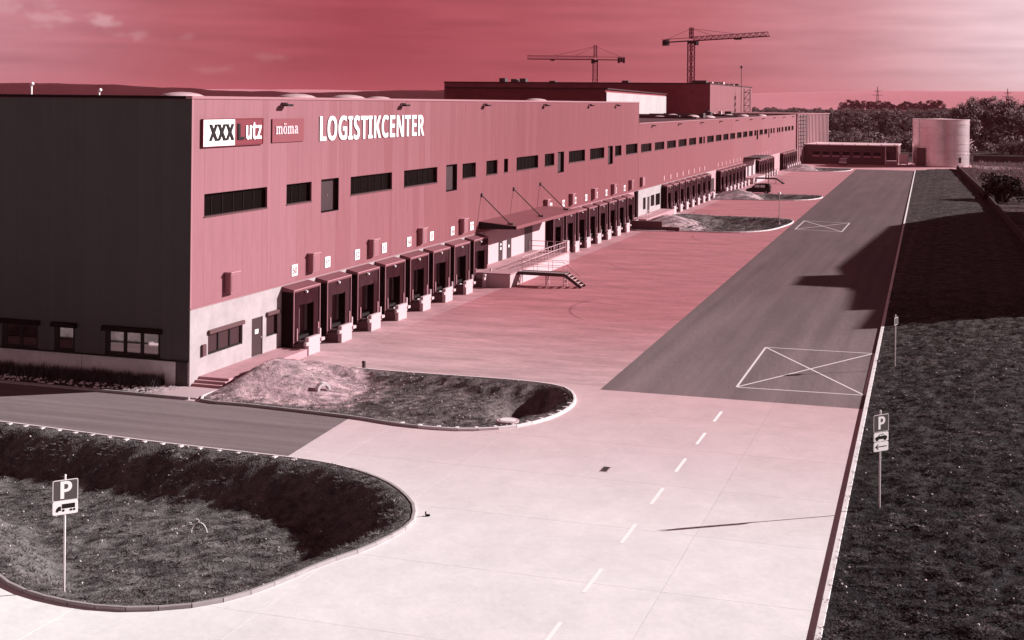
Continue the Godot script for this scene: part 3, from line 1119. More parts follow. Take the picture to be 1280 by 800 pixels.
func bumper_block(z: float, label: String, group: String) -> void:
	var b: Node3D
	if block0 == null:
		b = thing("bumper_block", Vector3(FX, 0, z))
		var s := begin()
		cbx(s, Vector3(1.62, -0.02, -1.72), Vector3(1.9, 1.1, -0.12), 0.03)
		part("front_slab", s, M.concrete_white, b)
		s = begin()
		cbx(s, Vector3(0.06, -0.02, -1.68), Vector3(1.615, 0.62, -0.16), 0.02)
		part("body", s, M.leaf_door, b)
		for k in 2:
			boxpart("buffer", Vector3(1.78, 0.66, 0.36 if k == 0 else -2.24), Vector3(1.98, 0.86, -0.1 if k == 0 else -1.74), M.concrete_white, b, 0.02)
		boxpart("post", Vector3(1.7, 0.5, -1.98), Vector3(1.84, 1.45, -1.8), M.concrete_white, b, 0.02)
		block0 = b
	else:
		b = copy_of(block0, "bumper_block", Vector3(FX, 0, z))
	tag(b, label, "concrete block", group)

func number_plate(z: float, y: float, txt: String, label: String) -> void:
	var p := thing("number_plate", Vector3(FX + 0.02, y, z))
	tag(p, label, "number plate", "plates above the docks")
	boxpart("plate", Vector3(0, -0.36, -0.4), Vector3(0.03, 0.36, 0.4), M.white if txt != "" else M.plate_dull, p, 0.006)
	if txt != "":
		var t := obj("numeral", letters(txt, font_bold, 0.62, 0.012), M.sign_red, p, Vector3(0.034, -0.02, 0))
		t.rotation.y = PI / 2
		t.scale = Vector3(0.95, 0.9, 1)

func hooded_window(parent: Node, xa: float, xb: float, panes: int) -> void:
	# window with a roller box in the end wall (plane z = -65)
	var w := thing("window", Vector3.ZERO, 0.0, parent)
	var z := -65.12
	var s := begin()
	var ya := 1.52
	var yb := 2.86
	bx(s, Vector3(xa, ya, z - 0.1), Vector3(xb, ya + 0.14, z + 0.06))
	bx(s, Vector3(xa, yb - 0.06, z - 0.1), Vector3(xb, yb, z + 0.06))
	bx(s, Vector3(xa, ya + 0.14, z - 0.1), Vector3(xa + 0.17, yb - 0.06, z + 0.06))
	bx(s, Vector3(xb - 0.12, ya + 0.14, z - 0.1), Vector3(xb, yb - 0.06, z + 0.06))
	for k in range(1, panes):
		var xm := lerpf(xa + 0.1, xb - 0.1, float(k) / panes)
		bx(s, Vector3(xm - 0.07, ya + 0.14, z - 0.1), Vector3(xm + 0.07, yb - 0.06, z + 0.05))
	part("frame", s, M.black, w)
	for k in panes:
		boxpart("pane", Vector3(lerpf(xa + 0.1, xb - 0.1, float(k) / panes) + 0.02, ya + 0.1, z - 0.06), Vector3(lerpf(xa + 0.1, xb - 0.1, float(k + 1) / panes) - 0.02, yb - 0.03, z - 0.035), M.glass_mirror, w, 0.0)
	boxpart("roller_box", Vector3(xa - 0.2, yb - 0.02, z + 0.05), Vector3(xb + 0.2, yb + 0.26, z + 0.34), M.frame, w, 0.03)
	boxpart("sill", Vector3(xa - 0.05, ya - 0.09, z - 0.05), Vector3(xb + 0.05, ya - 0.01, z + 0.24), M.black, w, 0.01)

func make_tall_hall() -> void:
	var hall := thing("warehouse_hall")
	tag(hall, "tall red clad warehouse hall with dark end wall, nearest the camera", "warehouse")
	var zend := -176.0
	var top := 16.12
	# carcass behind the sheets
	var s := begin()
	bx(s, Vector3(-118, -0.3, -65.2), Vector3(FX - 1.05, 15.9, zend + 0.05))
	part("carcass", s, M.backing, hall)
	s = begin()
	bx(s, Vector3(-118.1, 15.9, -64.95), Vector3(FX - 0.1, 16.0, zend - 0.02))
	part("roof", s, M.roof, hall)
	# openings of the upper row: windows and hatches
	var wins := [[-66.4, -73.7, 6], [-76.2, -79.7, 3], [-85.7, -93.0, 6], [-95.3, -102.3, 6], [-108.2, -111.6, 3], [-114.4, -117.5, 3], [-119.4, -120.6, 1], [-123.2, -130.3, 6], [-132.6, -136.1, 3], [-141.7, -148.5, 6], [-150.7, -157.4, 6], [-162.8, -166.2, 3], [-168.6, -175.3, 6]]
	var hatches := [[-81.1, -83.8], [-104.3, -106.9], [-137.4, -139.8], [-159.2, -161.7]]
	var openings := []
	for w in wins:
		openings.append([w[0], w[1], 9.29, 10.6])
		window_unit(hall, w[0], w[1], 9.29, 10.6, w[2], 0.28)
	for h in hatches:
		openings.append([h[0], h[1], 8.45, 10.66])
		escape_door(hall, h[0], h[1], 8.45, 10.66)
	var tone := func(z: float, i: int) -> Material:
		var k := clampi(int((-z - 65.0) / 111.0 * 11.0 + rng.randf_range(-0.5, 0.5)), 0, 11)
		return M["sheet_%d_%d" % [k, 1 if rng.randf() < 0.35 else 0]]
	panel_wall(hall, openings, -65.0, zend, 4.35, 15.95, 1.15, tone)
	boxpart("parapet_cap", Vector3(FX - 0.35, 15.95, -64.93), Vector3(FX + 0.06, top, zend - 0.03), M.coping, hall, 0.02)
	boxpart("drip_edge", Vector3(FX - 0.1, 4.27, -65.0), Vector3(FX + 0.05, 4.345, zend), M.coping, hall, 0.01)
	boxpart("corner_trim", Vector3(FX + 0.005, 4.35, -65.16), Vector3(FX + 0.03, 15.94, -64.98), M.coping, hall, 0.01)
	# end wall: upright grey sheets round three windows
	var xs := [-40.02, -41.9, -45.4, -47.5, -48.85, -50.0, -52.4]
	var cuts := []
	var x := -40.0
	while x > -54.5:
		cuts.append(x)
		x -= 1.15
	cuts.append(-54.95)
	for e in [-41.85, -45.45, -47.45, -48.85, -49.95, -52.45]:
		cuts.append(e)
	cuts.sort()
	cuts.reverse()
	for i in cuts.size() - 1:
		var a: float = cuts[i]
		var b: float = cuts[i + 1]
		if a - b < 0.05:
			continue
		var hit := false
		for o in [[-41.85, -45.45], [-47.45, -48.85], [-49.95, -52.45]]:
			if a <= o[0] + 0.01 and b >= o[1] - 0.01:
				hit = true
		var m: Material = M.sheet_grey if rng.randf() < 0.6 else M.sheet_grey_b
		for sp in ([[1.46, 1.5], [2.88, 15.95]] if hit else [[1.46, 15.95]]):
			boxpart("end_wall_sheet", Vector3(b + 0.0015, sp[0], -65.12), Vector3(a - 0.0015, sp[1], -65.0 + rng.randf_range(-0.002, 0.002)), m, hall, 0.003)
	s = begin()
	bx(s, Vector3(-118, 1.46, -65.12), Vector3(-54.96, 15.95, -65.0))
	part("end_wall_cladding", s, M.sheet_grey, hall)
	boxpart("parapet_cap", Vector3(-118.1, 15.95, -65.3), Vector3(FX - 0.36, top, -64.94), M.frame, hall, 0.02)
	boxpart("drip_edge", Vector3(-118, 1.38, -65.1), Vector3(FX - 0.03, 1.45, -64.9), M.black, hall, 0.01)
	hooded_window(hall, -45.4, -41.9, 3)
	hooded_window(hall, -48.8, -47.5, 1)
	hooded_window(hall, -52.4, -50.0, 2)
	# concrete plinths: cast panels with open joints
	for k in 6:
		var a := -40.1 - k * 6.95
		boxpart("plinth_panel", Vector3(a - 6.93, -0.3, -65.2), Vector3(a, 1.38, -65.06), M.concrete_end, hall, 0.015)
	s = begin()
	bx(s, Vector3(-118, -0.3, -65.2), Vector3(-81.9, 1.38, -65.06))
	part("plinth", s, M.concrete_end, hall)
	var zc := -65.06
	for k in 16:
		var zn := maxf(zc - 6.95, -175.98)
		# the panel that holds the office windows and door is laid round them
		if k == 0 or k == 1:
			var holes: Array = [[-66.95, -70.85, 1.45, 2.85]] if k == 0 else [[-71.95, -73.3, 0.42, 2.74], [-73.75, -75.3, 1.36, 2.86]]
			if k == 0:
				zn = -71.6
			else:
				zn = -76.2
			var za := zc
			for h in holes:
				boxpart("plinth_panel", Vector3(FX - 0.9, -0.3, h[0]), Vector3(FX, 4.26, za), M.concrete, hall, 0.0)
				boxpart("plinth_panel", Vector3(FX - 0.9, -0.3, h[1]), Vector3(FX - 0.001, h[2], h[0]), M.concrete, hall, 0.0)
				boxpart("plinth_panel", Vector3(FX - 0.9, h[3], h[1]), Vector3(FX - 0.001, 4.26, h[0]), M.concrete, hall, 0.0)
				za = h[1]
			boxpart("plinth_panel", Vector3(FX - 0.9, -0.3, zn), Vector3(FX, 4.26, za), M.concrete, hall, 0.0)
		elif zn < zc - 0.1:
			boxpart("plinth_panel", Vector3(FX - 0.2, -0.3, zn), Vector3(FX, 4.26, zc - 0.015), M.concrete if k < 8 else M.concrete_red, hall, 0.012)
		zc = zn
	# office window, door and small window in the plinth
	for o in [[-66.95, -70.85, 1.45, 2.6, 3], [-73.75, -75.3, 1.36, 2.62, 1]]:
		var w := thing("office_window", Vector3.ZERO, 0.0, hall)
		s = begin()
		var z0: float = o[0]
		var z1: float = o[1]
		bx(s, Vector3(FX - 0.2, o[2], z0), Vector3(FX - 0.08, o[2] + 0.09, z1))
		bx(s, Vector3(FX - 0.2, o[3] - 0.04, z0), Vector3(FX - 0.08, o[3] + 0.05, z1))
		bx(s, Vector3(FX - 0.2, o[2] + 0.09, z0), Vector3(FX - 0.08, o[3] - 0.04, z0 - 0.1))
		bx(s, Vector3(FX - 0.2, o[2] + 0.09, z1 + 0.1), Vector3(FX - 0.08, o[3] - 0.04, z1))
		for k in range(1, int(o[4])):
			var zm := lerpf(z0, z1, float(k) / o[4])
			bx(s, Vector3(FX - 0.2, o[2] + 0.09, zm - 0.06), Vector3(FX - 0.09, o[3] - 0.04, zm + 0.06))
		part("frame", s, M.black, w)
		for k in int(o[4]):
			boxpart("pane", Vector3(FX - 0.17, o[2] + 0.06, lerpf(z0, z1, float(k) / o[4]) - 0.04), Vector3(FX - 0.15, o[3] - 0.02, lerpf(z0, z1, float(k + 1) / o[4]) + 0.04), M.glass_office, w, 0.0)
		boxpart("roller_box", Vector3(FX - 0.1, o[3] + 0.02, z0 + 0.06), Vector3(FX + 0.16, o[3] + 0.26, z1 - 0.06), M.sill, w, 0.03)
	var od := thing("office_door", Vector3.ZERO, 0.0, hall)
	boxpart("leaf", Vector3(FX - 0.12, 0.46, -71.98), Vector3(FX - 0.06, 2.72, -73.27), M.door, od)
	boxpart("notice", Vector3(FX - 0.058, 1.75, -72.45), Vector3(FX - 0.05, 2.02, -72.85), M.white, od, 0.0)
	boxpart("handle", Vector3(FX - 0.06, 1.42, -73.1), Vector3(FX - 0.0, 1.5, -73.22), M.steel, od, 0.01)
	boxpart("meter_box", Vector3(FX, 1.5, -66.2), Vector3(FX + 0.14, 2.15, -66.6), M.sill, hall, 0.015)
	# ventilation boxes under the sheets
	for z in [-68.7, -79.2, -88.8, -98.2, -107.6, -132.4, -142.0, -151.6, -161.0, -170.4]:
		var v := thing("vent_box", Vector3(FX, 4.72, z), 0.0, hall)
		boxpart("casing", Vector3(0.0, 0.0, -0.95), Vector3(0.42, 1.16, 0.0), M.box_red, v, 0.02)
		boxpart("lid", Vector3(0.0, 1.161, -1.03), Vector3(0.5, 1.24, 0.08), M.edge, v, 0.015)
		boxpart("front_panel", Vector3(0.421, 0.08, -0.87), Vector3(0.44, 1.06, -0.08), M.sheet_0_0, v, 0.008)
	# lamps under the parapet
	for z in [-75.5, -94.6, -113.5, -132.1, -150.0, -163.0]:
		var l := thing("wall_lamp", Vector3(FX, 15.75, z), 0.0, hall)
		boxpart("bracket", Vector3(0.0, -0.05, -0.12), Vector3(0.35, 0.03, 0.12), M.black, l, 0.01)
		boxpart("housing", Vector3(0.2, -0.2, -0.4), Vector3(0.6, -0.06, 0.4), M.black, l, 0.02)
	# roof lights showing above the edge
	for p in [[-50.0, -80.0], [-47.0, -91.0], [-47.5, -101.0], [-49.5, -160.0], [-62.0, -140.0]]:
		var d := begin()
		for i in 12:
			for j in 4:
				var q := func(ii: int, jj: int) -> Vector3:
					var t := TAU * ii / 12.0
					var e := PI / 2 * jj / 4.0
					return Vector3(p[0] + 1.5 * cos(t) * cos(e), 15.98 + 0.44 * sin(e), p[1] + 1.9 * sin(t) * cos(e))
				d.set_smooth_group(1)
				quad(d, q.call(i, j), q.call(i + 1, j), q.call(i + 1, j + 1), q.call(i, j + 1), Vector3(p[0], 15.5, p[1]))
		part("roof_light", d, M.dome, hall)
	# small whip mast and vents at the far left of the roof
	for p in [[-51.6, -66.3, 0.55], [-47.0, -66.4, 0.22]]:
		s = begin()
		tube(s, Vector3(p[0], 16.0, p[1]), Vector3(p[0], 16.1 + p[2], p[1]), 0.06, 8)
		tube(s, Vector3(p[0], 16.1 + p[2], p[1]), Vector3(p[0] + 0.2, 16.22 + p[2], p[1] + 0.1), 0.08, 8)
		part("roof_vent", s, M.white, hall)
	# docks: eight before the canopy, eight behind it
	for k in 8:
		dock_shelter(hall, -75.68 - 4.75 * k)
		bumper_block(-75.62 - 4.75 * k, "white concrete bumper block under the %s dock from the near corner" % NTH[k], "bumper blocks of the nearest dock row")
		number_plate(-77.35 - 4.75 * k, 5.06, str(50 + k), "white plate numbered %d above the %s dock from the near corner" % [50 + k, NTH[k]])
	for k in 8:
		dock_shelter(hall, -133.2 - 4.72 * k)
		bumper_block(-133.1 - 4.72 * k, "white concrete bumper block under the %s dock past the canopy" % NTH[k], "bumper blocks of the second dock row")
		number_plate(-134.9 - 4.72 * k, 5.06, str(58 + k), "small white plate numbered %d above the %s dock past the canopy" % [58 + k, NTH[k]])
	# canopy over the loading platform
	var c := thing("canopy", Vector3.ZERO, 0.0, hall)
	s = begin()
	prism(s, PackedVector2Array([Vector2(FX, 5.3), Vector2(-36.5, 5.0), Vector2(-36.5, 4.72), Vector2(FX, 4.62)]), Transform3D(Basis.IDENTITY, Vector3(0, 0, -133.0)), 20.4)
	part("roof_slab", s, M["sheet_4_1"], c)
	s = begin()
	prism(s, PackedVector2Array([Vector2(FX, 5.28), Vector2(-36.52, 4.98), Vector2(-36.52, 4.74), Vector2(FX, 4.64)]), Transform3D(Basis.IDENTITY, Vector3(0, 0, -112.58)), 0.04)
	part("end_board", s, M.black, c)
	for z in [-113.1, -122.3, -131.0]:
		s = begin()
		tube(s, Vector3(FX + 0.05, 7.6, z), Vector3(-37.3, 5.1, z - 0.2), 0.05, 8)
		part("tie_rod", s, M.steel_dark, c)
		boxpart("anchor", Vector3(FX, 7.45, z + 0.15), Vector3(FX + 0.14, 7.78, z - 0.15), M.steel_dark, c)
		boxpart("rod_shoe", Vector3(-37.5, 5.02, z), Vector3(-37.0, 5.2, z - 0.4), M.steel_dark, c)
	# white wall under the canopy with its doors
	boxpart("white_wall", Vector3(FX + 0.002, 0.9, -132.9), Vector3(FX + 0.08, 4.25, -113.9), M.concrete_white, hall, 0.02)
	for dd in [[-117.8, -118.9, 2.95], [-120.2, -121.5, 2.95], [-125.7, -128.2, 3.75]]:
		var pd := thing("platform_door", Vector3.ZERO, 0.0, hall)
		boxpart("leaf", Vector3(FX + 0.081, 1.2, dd[0]), Vector3(FX + 0.12, dd[2], dd[1]), M.door, pd)
		if dd[2] < 3.0:
			boxpart("notice", Vector3(FX + 0.121, 2.2, dd[0] - 0.4), Vector3(FX + 0.126, 2.45, dd[0] - 0.68), M.white, pd, 0.0)
			if dd[0] > -119.0:
				boxpart("notice", Vector3(FX + 0.121, 2.62, dd[0] - 0.4), Vector3(FX + 0.126, 2.8, dd[0] - 0.68), M.white, pd, 0.0)
		boxpart("handle", Vector3(FX + 0.121, 2.0, dd[1] + 0.25), Vector3(FX + 0.18, 2.1, dd[1] + 0.1), M.steel, pd, 0.01)
	make_signs()

func make_signs() -> void:
	# red and white board near the corner
	var b := thing("company_board", Vector3(FX + 0.03, 14.04, -66.0))
	tag(b, "half white half red company board lettered XXXLutz, high by the near corner", "sign")
	boxpart("white_half", Vector3(0, -0.76, -3.5), Vector3(0.1, 0.76, 0.0), M.white, b, 0.01)
	boxpart("red_half", Vector3(0, -0.76, -6.8), Vector3(0.1, 0.76, -3.505), M.sign_red, b, 0.01)
	var s := begin()
	for e in [[0.76, 0.80, 0.05, -6.85], [-0.80, -0.76, 0.05, -6.85]]:
		bx(s, Vector3(0, e[0], e[3]), Vector3(0.13, e[1], e[2]))
	bx(s, Vector3(0, -0.76, 0.001), Vector3(0.13, 0.76, 0.05))
	bx(s, Vector3(0, -0.76, -6.85), Vector3(0.13, 0.76, -6.801))
	part("frame", s, M.sign_red, b)
	line_of_letters(b, "XXX", font_bold, 1.3, -0.62, -3.35, -0.45, 0.105, M.black)
	line_of_letters(b, "L", font_bold, 1.3, -3.62, -4.55, -0.45, 0.105, M.black)
	line_of_letters(b, "utz", font_bold, 1.5, -4.62, -6.6, -0.45, 0.105, M.white)
	# rose board
	b = thing("company_board", Vector3(FX + 0.03, 14.03, -74.1))
	tag(b, "dull rose square company board lettered möma in white serifs", "sign")
	boxpart("board", Vector3(0, -0.74, -4.25), Vector3(0.06, 0.74, 0.0), M.sign_rose, b, 0.01)
	line_of_letters(b, "möma", font_serif, 0.92, -0.35, -3.35, -0.22, 0.062, M.white_rose)
	# free letters
	b = thing("wall_lettering", Vector3(FX + 0.02, 13.22, -80.5))
	tag(b, "big white letters LOGISTIKCENTER standing on the red cladding", "lettering")
	line_of_letters(b, "LOGISTIKCENTER", font_bold, 2.25, 0.0, -18.6, 0.02, 0.0, M.white)

func line_of_letters(parent: Node, txt: String, font: Font, size: float, za: float, zb: float, y: float, x: float, m: Material) -> void:
	# separate letters run along -z from za to zb; the baseline at y
	var widths := []
	var total := 0.0
	for ch in txt:
		var w := font.get_string_size(ch, HORIZONTAL_ALIGNMENT_LEFT, -1, 64).x
		widths.append(w)
		total += w
	var squeeze := (za - zb) / (total * size / 64.0)
	var z := za
	for k in txt.length():
		var t := letters(txt[k], font, size, 0.05)
		t.vertical_alignment = VERTICAL_ALIGNMENT_BOTTOM
		var o := obj("letter", t, m, parent)
		var w: float = widths[k] * size / 64.0 * squeeze
		o.rotation.y = PI / 2
		o.scale = Vector3(squeeze, 1, 1)
		var descent := font.get_descent(64) * size / 64.0
		o.position = Vector3(x + 0.03, y - descent, z - w * 0.5)
		z -= w

func make_low_hall() -> void:
	var hall := thing("warehouse_wing")
	tag(hall, "long lower red clad warehouse wing running away behind the tall hall", "warehouse")
	var z0 := -176.05
	var z1 := -364.0
	var s := begin()
	bx(s, Vector3(-118, -0.3, z0), Vector3(FX - 0.3, 13.0, z1))
	part("carcass", s, M.backing, hall)
	s = begin()
	bx(s, Vector3(-118.1, 13.0, z0), Vector3(FX - 0.1, 13.1, z1 - 0.05))
	part("roof", s, M.roof, hall)
	var wins := [[-177.4, -184.0], [-186.2, -192.7], [-194.7, -201.3], [-203.3, -209.9], [-211.9, -218.1], [-220.7, -223.8], [-224.8, -226.2], [-228.4, -235.1], [-237.2, -243.3], [-245.3, -251.2], [-253.2, -259.2], [-261.6, -267.5], [-269.5, -275.3], [-277.5, -283.0], [-285.5, -288.4], [-293.3, -298.8], [-301.0, -306.1], [-311.6, -314.5], [-316.5, -319.3], [-323.5, -326.1], [-327.1, -330.1], [-332.6, -336.2], [-339.3, -344.0], [-346.0, -350.8], [-353.6, -358.3]]
	var openings := []
	for w in wins:
		openings.append([w[0], w[1], 9.27, 10.42])
		window_unit(hall, w[0], w[1], 9.27, 10.42, 4 if w[0] - w[1] > 3.4 else 2, 0.2, false)
	for h in [[-289.0, -291.3], [-308.0, -309.9]]:
		openings.append([h[0], h[1], 8.4, 10.44])
		boxpart("tall_hatch", Vector3(FX - 0.28, 8.4, h[0]), Vector3(FX - 0.2, 10.44, h[1]), M.glass, hall, 0.0)
	var tone := func(z: float, i: int) -> Material: return M["sheet_%d_%d" % [clampi(11 + int((-z - 176.0) / 40.0), 11, 15), i % 2]]
	panel_wall(hall, openings, z0, z1, 4.35, 13.15, 2.3, tone)
	boxpart("parapet_cap", Vector3(FX - 0.35, 13.15, z0), Vector3(FX + 0.06, 13.3, z1), M.coping, hall, 0.02)
	boxpart("drip_edge", Vector3(FX - 0.1, 4.27, z0), Vector3(FX + 0.05, 4.345, z1), M.coping, hall, 0.01)
	var z := z0
	while z > z1 + 0.1:
		var zn := maxf(z - 9.4, z1)
		boxpart("plinth_panel", Vector3(FX - 0.25, -0.3, zn), Vector3(FX, 4.26, z - 0.02), M.concrete_red if z < -230.0 else M.concrete, hall, 0.012)
		z = zn
	# low office windows and doors in the plinth
	for o in [[-179.0, -180.4, 1.5, 3.1], [-181.7, -182.9, 0.85, 3.05], [-183.9, -186.0, 1.6, 3.12], [-187.1, -189.8, 1.5, 3.12], [-229.7, -235.7, 0.6, 2.95]]:
		boxpart("plinth_opening", Vector3(FX + 0.002, o[2], o[0]), Vector3(FX + 0.05, o[3], o[1]), M.glass if o[2] > 1.0 else M.door, hall, 0.01)
	for z2 in [-177.0]:
		boxpart("vent_box", Vector3(FX, 4.8, z2), Vector3(FX + 0.4, 6.0, z2 - 1.4), M.box_red, hall, 0.02)
	var names := ["third", "fourth", "fifth", "farthest"]
	var rows := [[-191.0, 8, 4.75], [-238.0, 7, 4.4], [-287.3, 6, 4.3], [-330.0, 7, 4.4]]
	for r in rows.size():
		for k in int(rows[r][1]):
			var zz: float = rows[r][0] - rows[r][2] * k
			dock_shelter(hall, zz)
			bumper_block(zz + 0.06, "white concrete bumper block under the %s dock of the %s dock row" % [NTH[k], names[r]], "bumper blocks of the %s dock row" % names[r])
			if r < 3:
				number_plate(zz - 1.7, 5.06, "", "tiny white plate above the %s dock of the %s dock row" % [NTH[k], names[r]])
	# small canopy between two dock rows
	boxpart("canopy_slab", Vector3(FX, 4.9, -287.0), Vector3(-36.6, 5.25, -270.6), M.steel_dark, hall, 0.02)
	boxpart("white_wall", Vector3(FX + 0.002, 0.9, -286.8), Vector3(FX + 0.08, 4.2, -271.0), M.concrete_white, hall, 0.02)
	for zz in [-275.0, -281.0]:
		boxpart("platform_door", Vector3(FX + 0.081, 1.2, zz), Vector3(FX + 0.12, 3.2, zz - 2.2), M.door, hall, 0.01)
	for k in 10:
		var zz := -184.0 - k * 19.0
		boxpart("wall_lamp", Vector3(FX, 12.75, zz), Vector3(FX + 0.5, 12.9, zz - 0.7), M.black, hall, 0.02)
	# clutter on the low roof: domes, boxes, ducts
	for k in 26:
		var px := rng.randf_range(-64.0, -42.5)
		var pz := rng.randf_range(-355.0, -186.0)
		if k % 2 == 0:
			var d := begin()
			for i in 10:
				for j in 3:
					var q := func(ii: int, jj: int) -> Vector3:
						var t := TAU * ii / 10.0
						var e := PI / 2 * jj / 3.0
						return Vector3(px + 1.3 * cos(t) * cos(e), 13.1 + 0.5 * sin(e), pz + 2.4 * sin(t) * cos(e))
					d.set_smooth_group(1)
					quad(d, q.call(i, j), q.call(i + 1, j), q.call(i + 1, j + 1), q.call(i, j + 1), Vector3(px, 12.5, pz))
			part("roof_light", d, M.dome, hall)
		else:
			boxpart("roof_unit", Vector3(px, 13.1, pz), Vector3(px + rng.randf_range(0.6, 1.6), 13.1 + rng.randf_range(0.4, 1.1), pz - rng.randf_range(0.8, 2.4)), M.white_rose if k % 3 == 0 else M.steel_dark, hall, 0.03)
	for k in 9:
		boxpart("roof_duct", Vector3(-70.0, 13.1, -200.0 - k * 17.0), Vector3(-46.0 - (k % 3) * 4.0, 13.45, -200.6 - k * 17.0), M.roof, hall, 0.02)

func make_back_buildings() -> void:
	# dark high-bay block behind, with a pale unfinished side
	var a := thing("high_bay_block")
	tag(a, "dark red flat block with bright white side wall, behind the roofs", "building")
	var s := begin()
	prism(s, PackedVector2Array([Vector2(-97.9, 255), Vector2(-64.7, 255), Vector2(-82.8, 400), Vector2(-97.9, 400)]), Transform3D(Basis(Vector3.RIGHT, Vector3(0, 0, -1), Vector3.UP), Vector3(0, 0, 0)), 18.55)
	part("wall", s, M.wall_dark, a)
	s = begin()
	var p0 := Vector3(-64.6, 0, -255.0)
	var p1 := Vector3(-82.7, 0, -400.0)
	var dd := (p1 - p0) / 9.0
	for k in 9:
		var q0 := p0 + dd * (k + 0.003)
		var q1 := p0 + dd * (k + 0.997)
		var n := dd.cross(Vector3.UP).normalized() * 0.12
		s = begin()
		var m := (q0 + q1) * 0.5 + Vector3(0, 9, 0) + n * 0.5
		quad(s, q0, q1, q1 + Vector3(0, 18.0, 0), q0 + Vector3(0, 18.0, 0), m - n)
		quad(s, q0 + n, q1 + n, q1 + n + Vector3(0, 18.0, 0), q0 + n + Vector3(0, 18.0, 0), m - n)
		quad(s, q0 + Vector3(0, 18, 0), q1 + Vector3(0, 18, 0), q1 + n + Vector3(0, 18.0, 0), q0 + n + Vector3(0, 18.0, 0), m - n)
		part("membrane_panel", s, M.membrane, a)
	s = begin()
	prism(s, PackedVector2Array([Vector2(-98.1, 254.7), Vector2(-64.2, 254.7), Vector2(-82.3, 400), Vector2(-98.1, 400)]), Transform3D(Basis(Vector3.RIGHT, Vector3(0, 0, -1), Vector3.UP), Vector3(0, 18.56, 0)), 0.25)
	part("roof_edge", s, M.backing, a)
	var b := thing("rear_hall")
	tag(b, "tallest flat hall with lit pale red side wall, under the right crane", "building")
	s = begin()
	bx(s, Vector3(-158.2, 0, -500), Vector3(-71.2, 21.9, -410))
	part("wall", s, M.wall_dark, b)
	for k in 14:
		boxpart("side_sheet", Vector3(-71.19, 0, -410.1 - k * 6.4), Vector3(-71.05, 21.9, -416.44 - k * 6.4), M["sheet_14_%d" % (k % 2)], b, 0.02)
	boxpart("roof_edge", Vector3(-158.4, 21.9, -500.2), Vector3(-70.95, 22.3, -409.8), M.backing, b, 0.03)
	for k in 7:
		boxpart("roof_unit", Vector3(-76.0 - rng.randf() * 6.0, 22.3, -420.0 - k * 11.0), Vector3(-74.0, 22.3 + rng.randf_range(0.4, 1.1), -422.5 - k * 11.0), M.white_rose if k % 2 else M.steel_dark, b, 0.03)
	for p in [[-100.0, 0.7], [-124.0, 0.5], [-141.0, 1.3], [-137.0, 1.0], [-134.0, 1.2]]:
		boxpart("roof_unit", Vector3(p[0], 22.3, -415.0), Vector3(p[0] + 2.0, 22.3 + p[1], -418.0), M.steel_dark, b, 0.03)
	# scaffold stair tower beside it
	var t := thing("scaffold_tower")
	tag(t, "dark scaffold stair tower at the right edge of the rear hall", "scaffold")
	s = begin()
	for x in [-68.3, -66.4]:
		for z in [-461.0, -463.5]:
			bar(s, Vector3(x, 0, z), Vector3(x, 21.2, z), 0.14)
	part("uprights", s, M.steel_dark, t)
	for k in 9:
		s = begin()
		var y := 2.2 * (k + 1)
		bx(s, Vector3(-68.35, y, -463.6), Vector3(-66.35, y + 0.16, -460.9))
		bar(s, Vector3(-68.2, y, -460.95), Vector3(-66.5, y + 2.1 if k < 8 else y + 1.0, -460.95), 0.16)
		part("landing", s, M.steel_dark, t)
	var an := thing("antenna_mast")
	tag(an, "thin antenna mast with round head above the rear hall's right end", "mast")
	s = begin()
	tube(s, Vector3(-69.3, 0.0, -461.7), Vector3(-69.3, 28.5, -461.7), 0.11, 8)
	part("pole", s, M.steel_dark, an)
	s = begin()
	tube(s, Vector3(-69.3, 28.2, -461.7), Vector3(-69.3, 29.0, -461.7), 0.42, 10)
	part("head", s, M.steel_dark, an)
	# pale ribbed hall at the far end of the yard
	var r := thing("ribbed_hall")
	tag(r, "pale upright-ribbed metal hall closing the far end of the long facade", "building")
	s = begin()
	prism(s, PackedVector2Array([Vector2(-39.9, 364.2), Vector2(-36.0, 415), Vector2(-60, 415), Vector2(-60, 364.2)]), Transform3D(Basis(Vector3.RIGHT, Vector3(0, 0, -1), Vector3.UP), Vector3.ZERO), 13.2)
	part("wall", s, M.sheet_rib_dark, r)
	for k in 22:
		var zr := -364.4 - k * 2.3
		var xr := lerpf(-39.9, -36.0, (-zr - 364.2) / 50.8)
		boxpart("rib", Vector3(xr - 0.05, 0.0, zr - 1.5), Vector3(xr + 0.3, 13.25, zr), M.rib, r, 0.03)
	s = begin()
	prism(s, PackedVector2Array([Vector2(-39.5, 364.1), Vector2(-35.5, 415.2), Vector2(-60, 415.2), Vector2(-60, 364.1)]), Transform3D(Basis(Vector3.RIGHT, Vector3(0, 0, -1), Vector3.UP), Vector3(0, 13.26, 0)), 0.25)
	part("roof_edge", s, M.coping, r)
	s = begin()
	for k in 9:
		bar(s, Vector3(-39.1, 4.8 + k, -366.6), Vector3(-38.4, 4.8 + k, -376.8), 0.14)
	for e in [[-39.1, -366.6], [-38.75, -371.7], [-38.4, -376.8]]:
		bar(s, Vector3(e[0], 4.5, e[1]), Vector3(e[0], 13.4, e[1]), 0.14)
	part("access_ladder", s, M.steel_dark, r)
	# long low dark building with a row of windows
	var l := thing("low_annex")
	tag(l, "long low dark annex with lit roof edge and a row of windows", "building")
	s = begin()
	bx(s, Vector3(-39.2, 0, -396), Vector3(-17.4, 5.0, -374))
	bx(s, Vector3(-17.4, 3.4, -396), Vector3(-14.3, 5.0, -374))
	bx(s, Vector3(-17.4, 0, -396), Vector3(-14.3, 3.4, -381))
	part("wall", s, M.annex, l)
	boxpart("roof_edge", Vector3(-39.3, 5.0, -396.2), Vector3(-14.1, 5.25, -373.6), M.white_rose, l, 0.03)
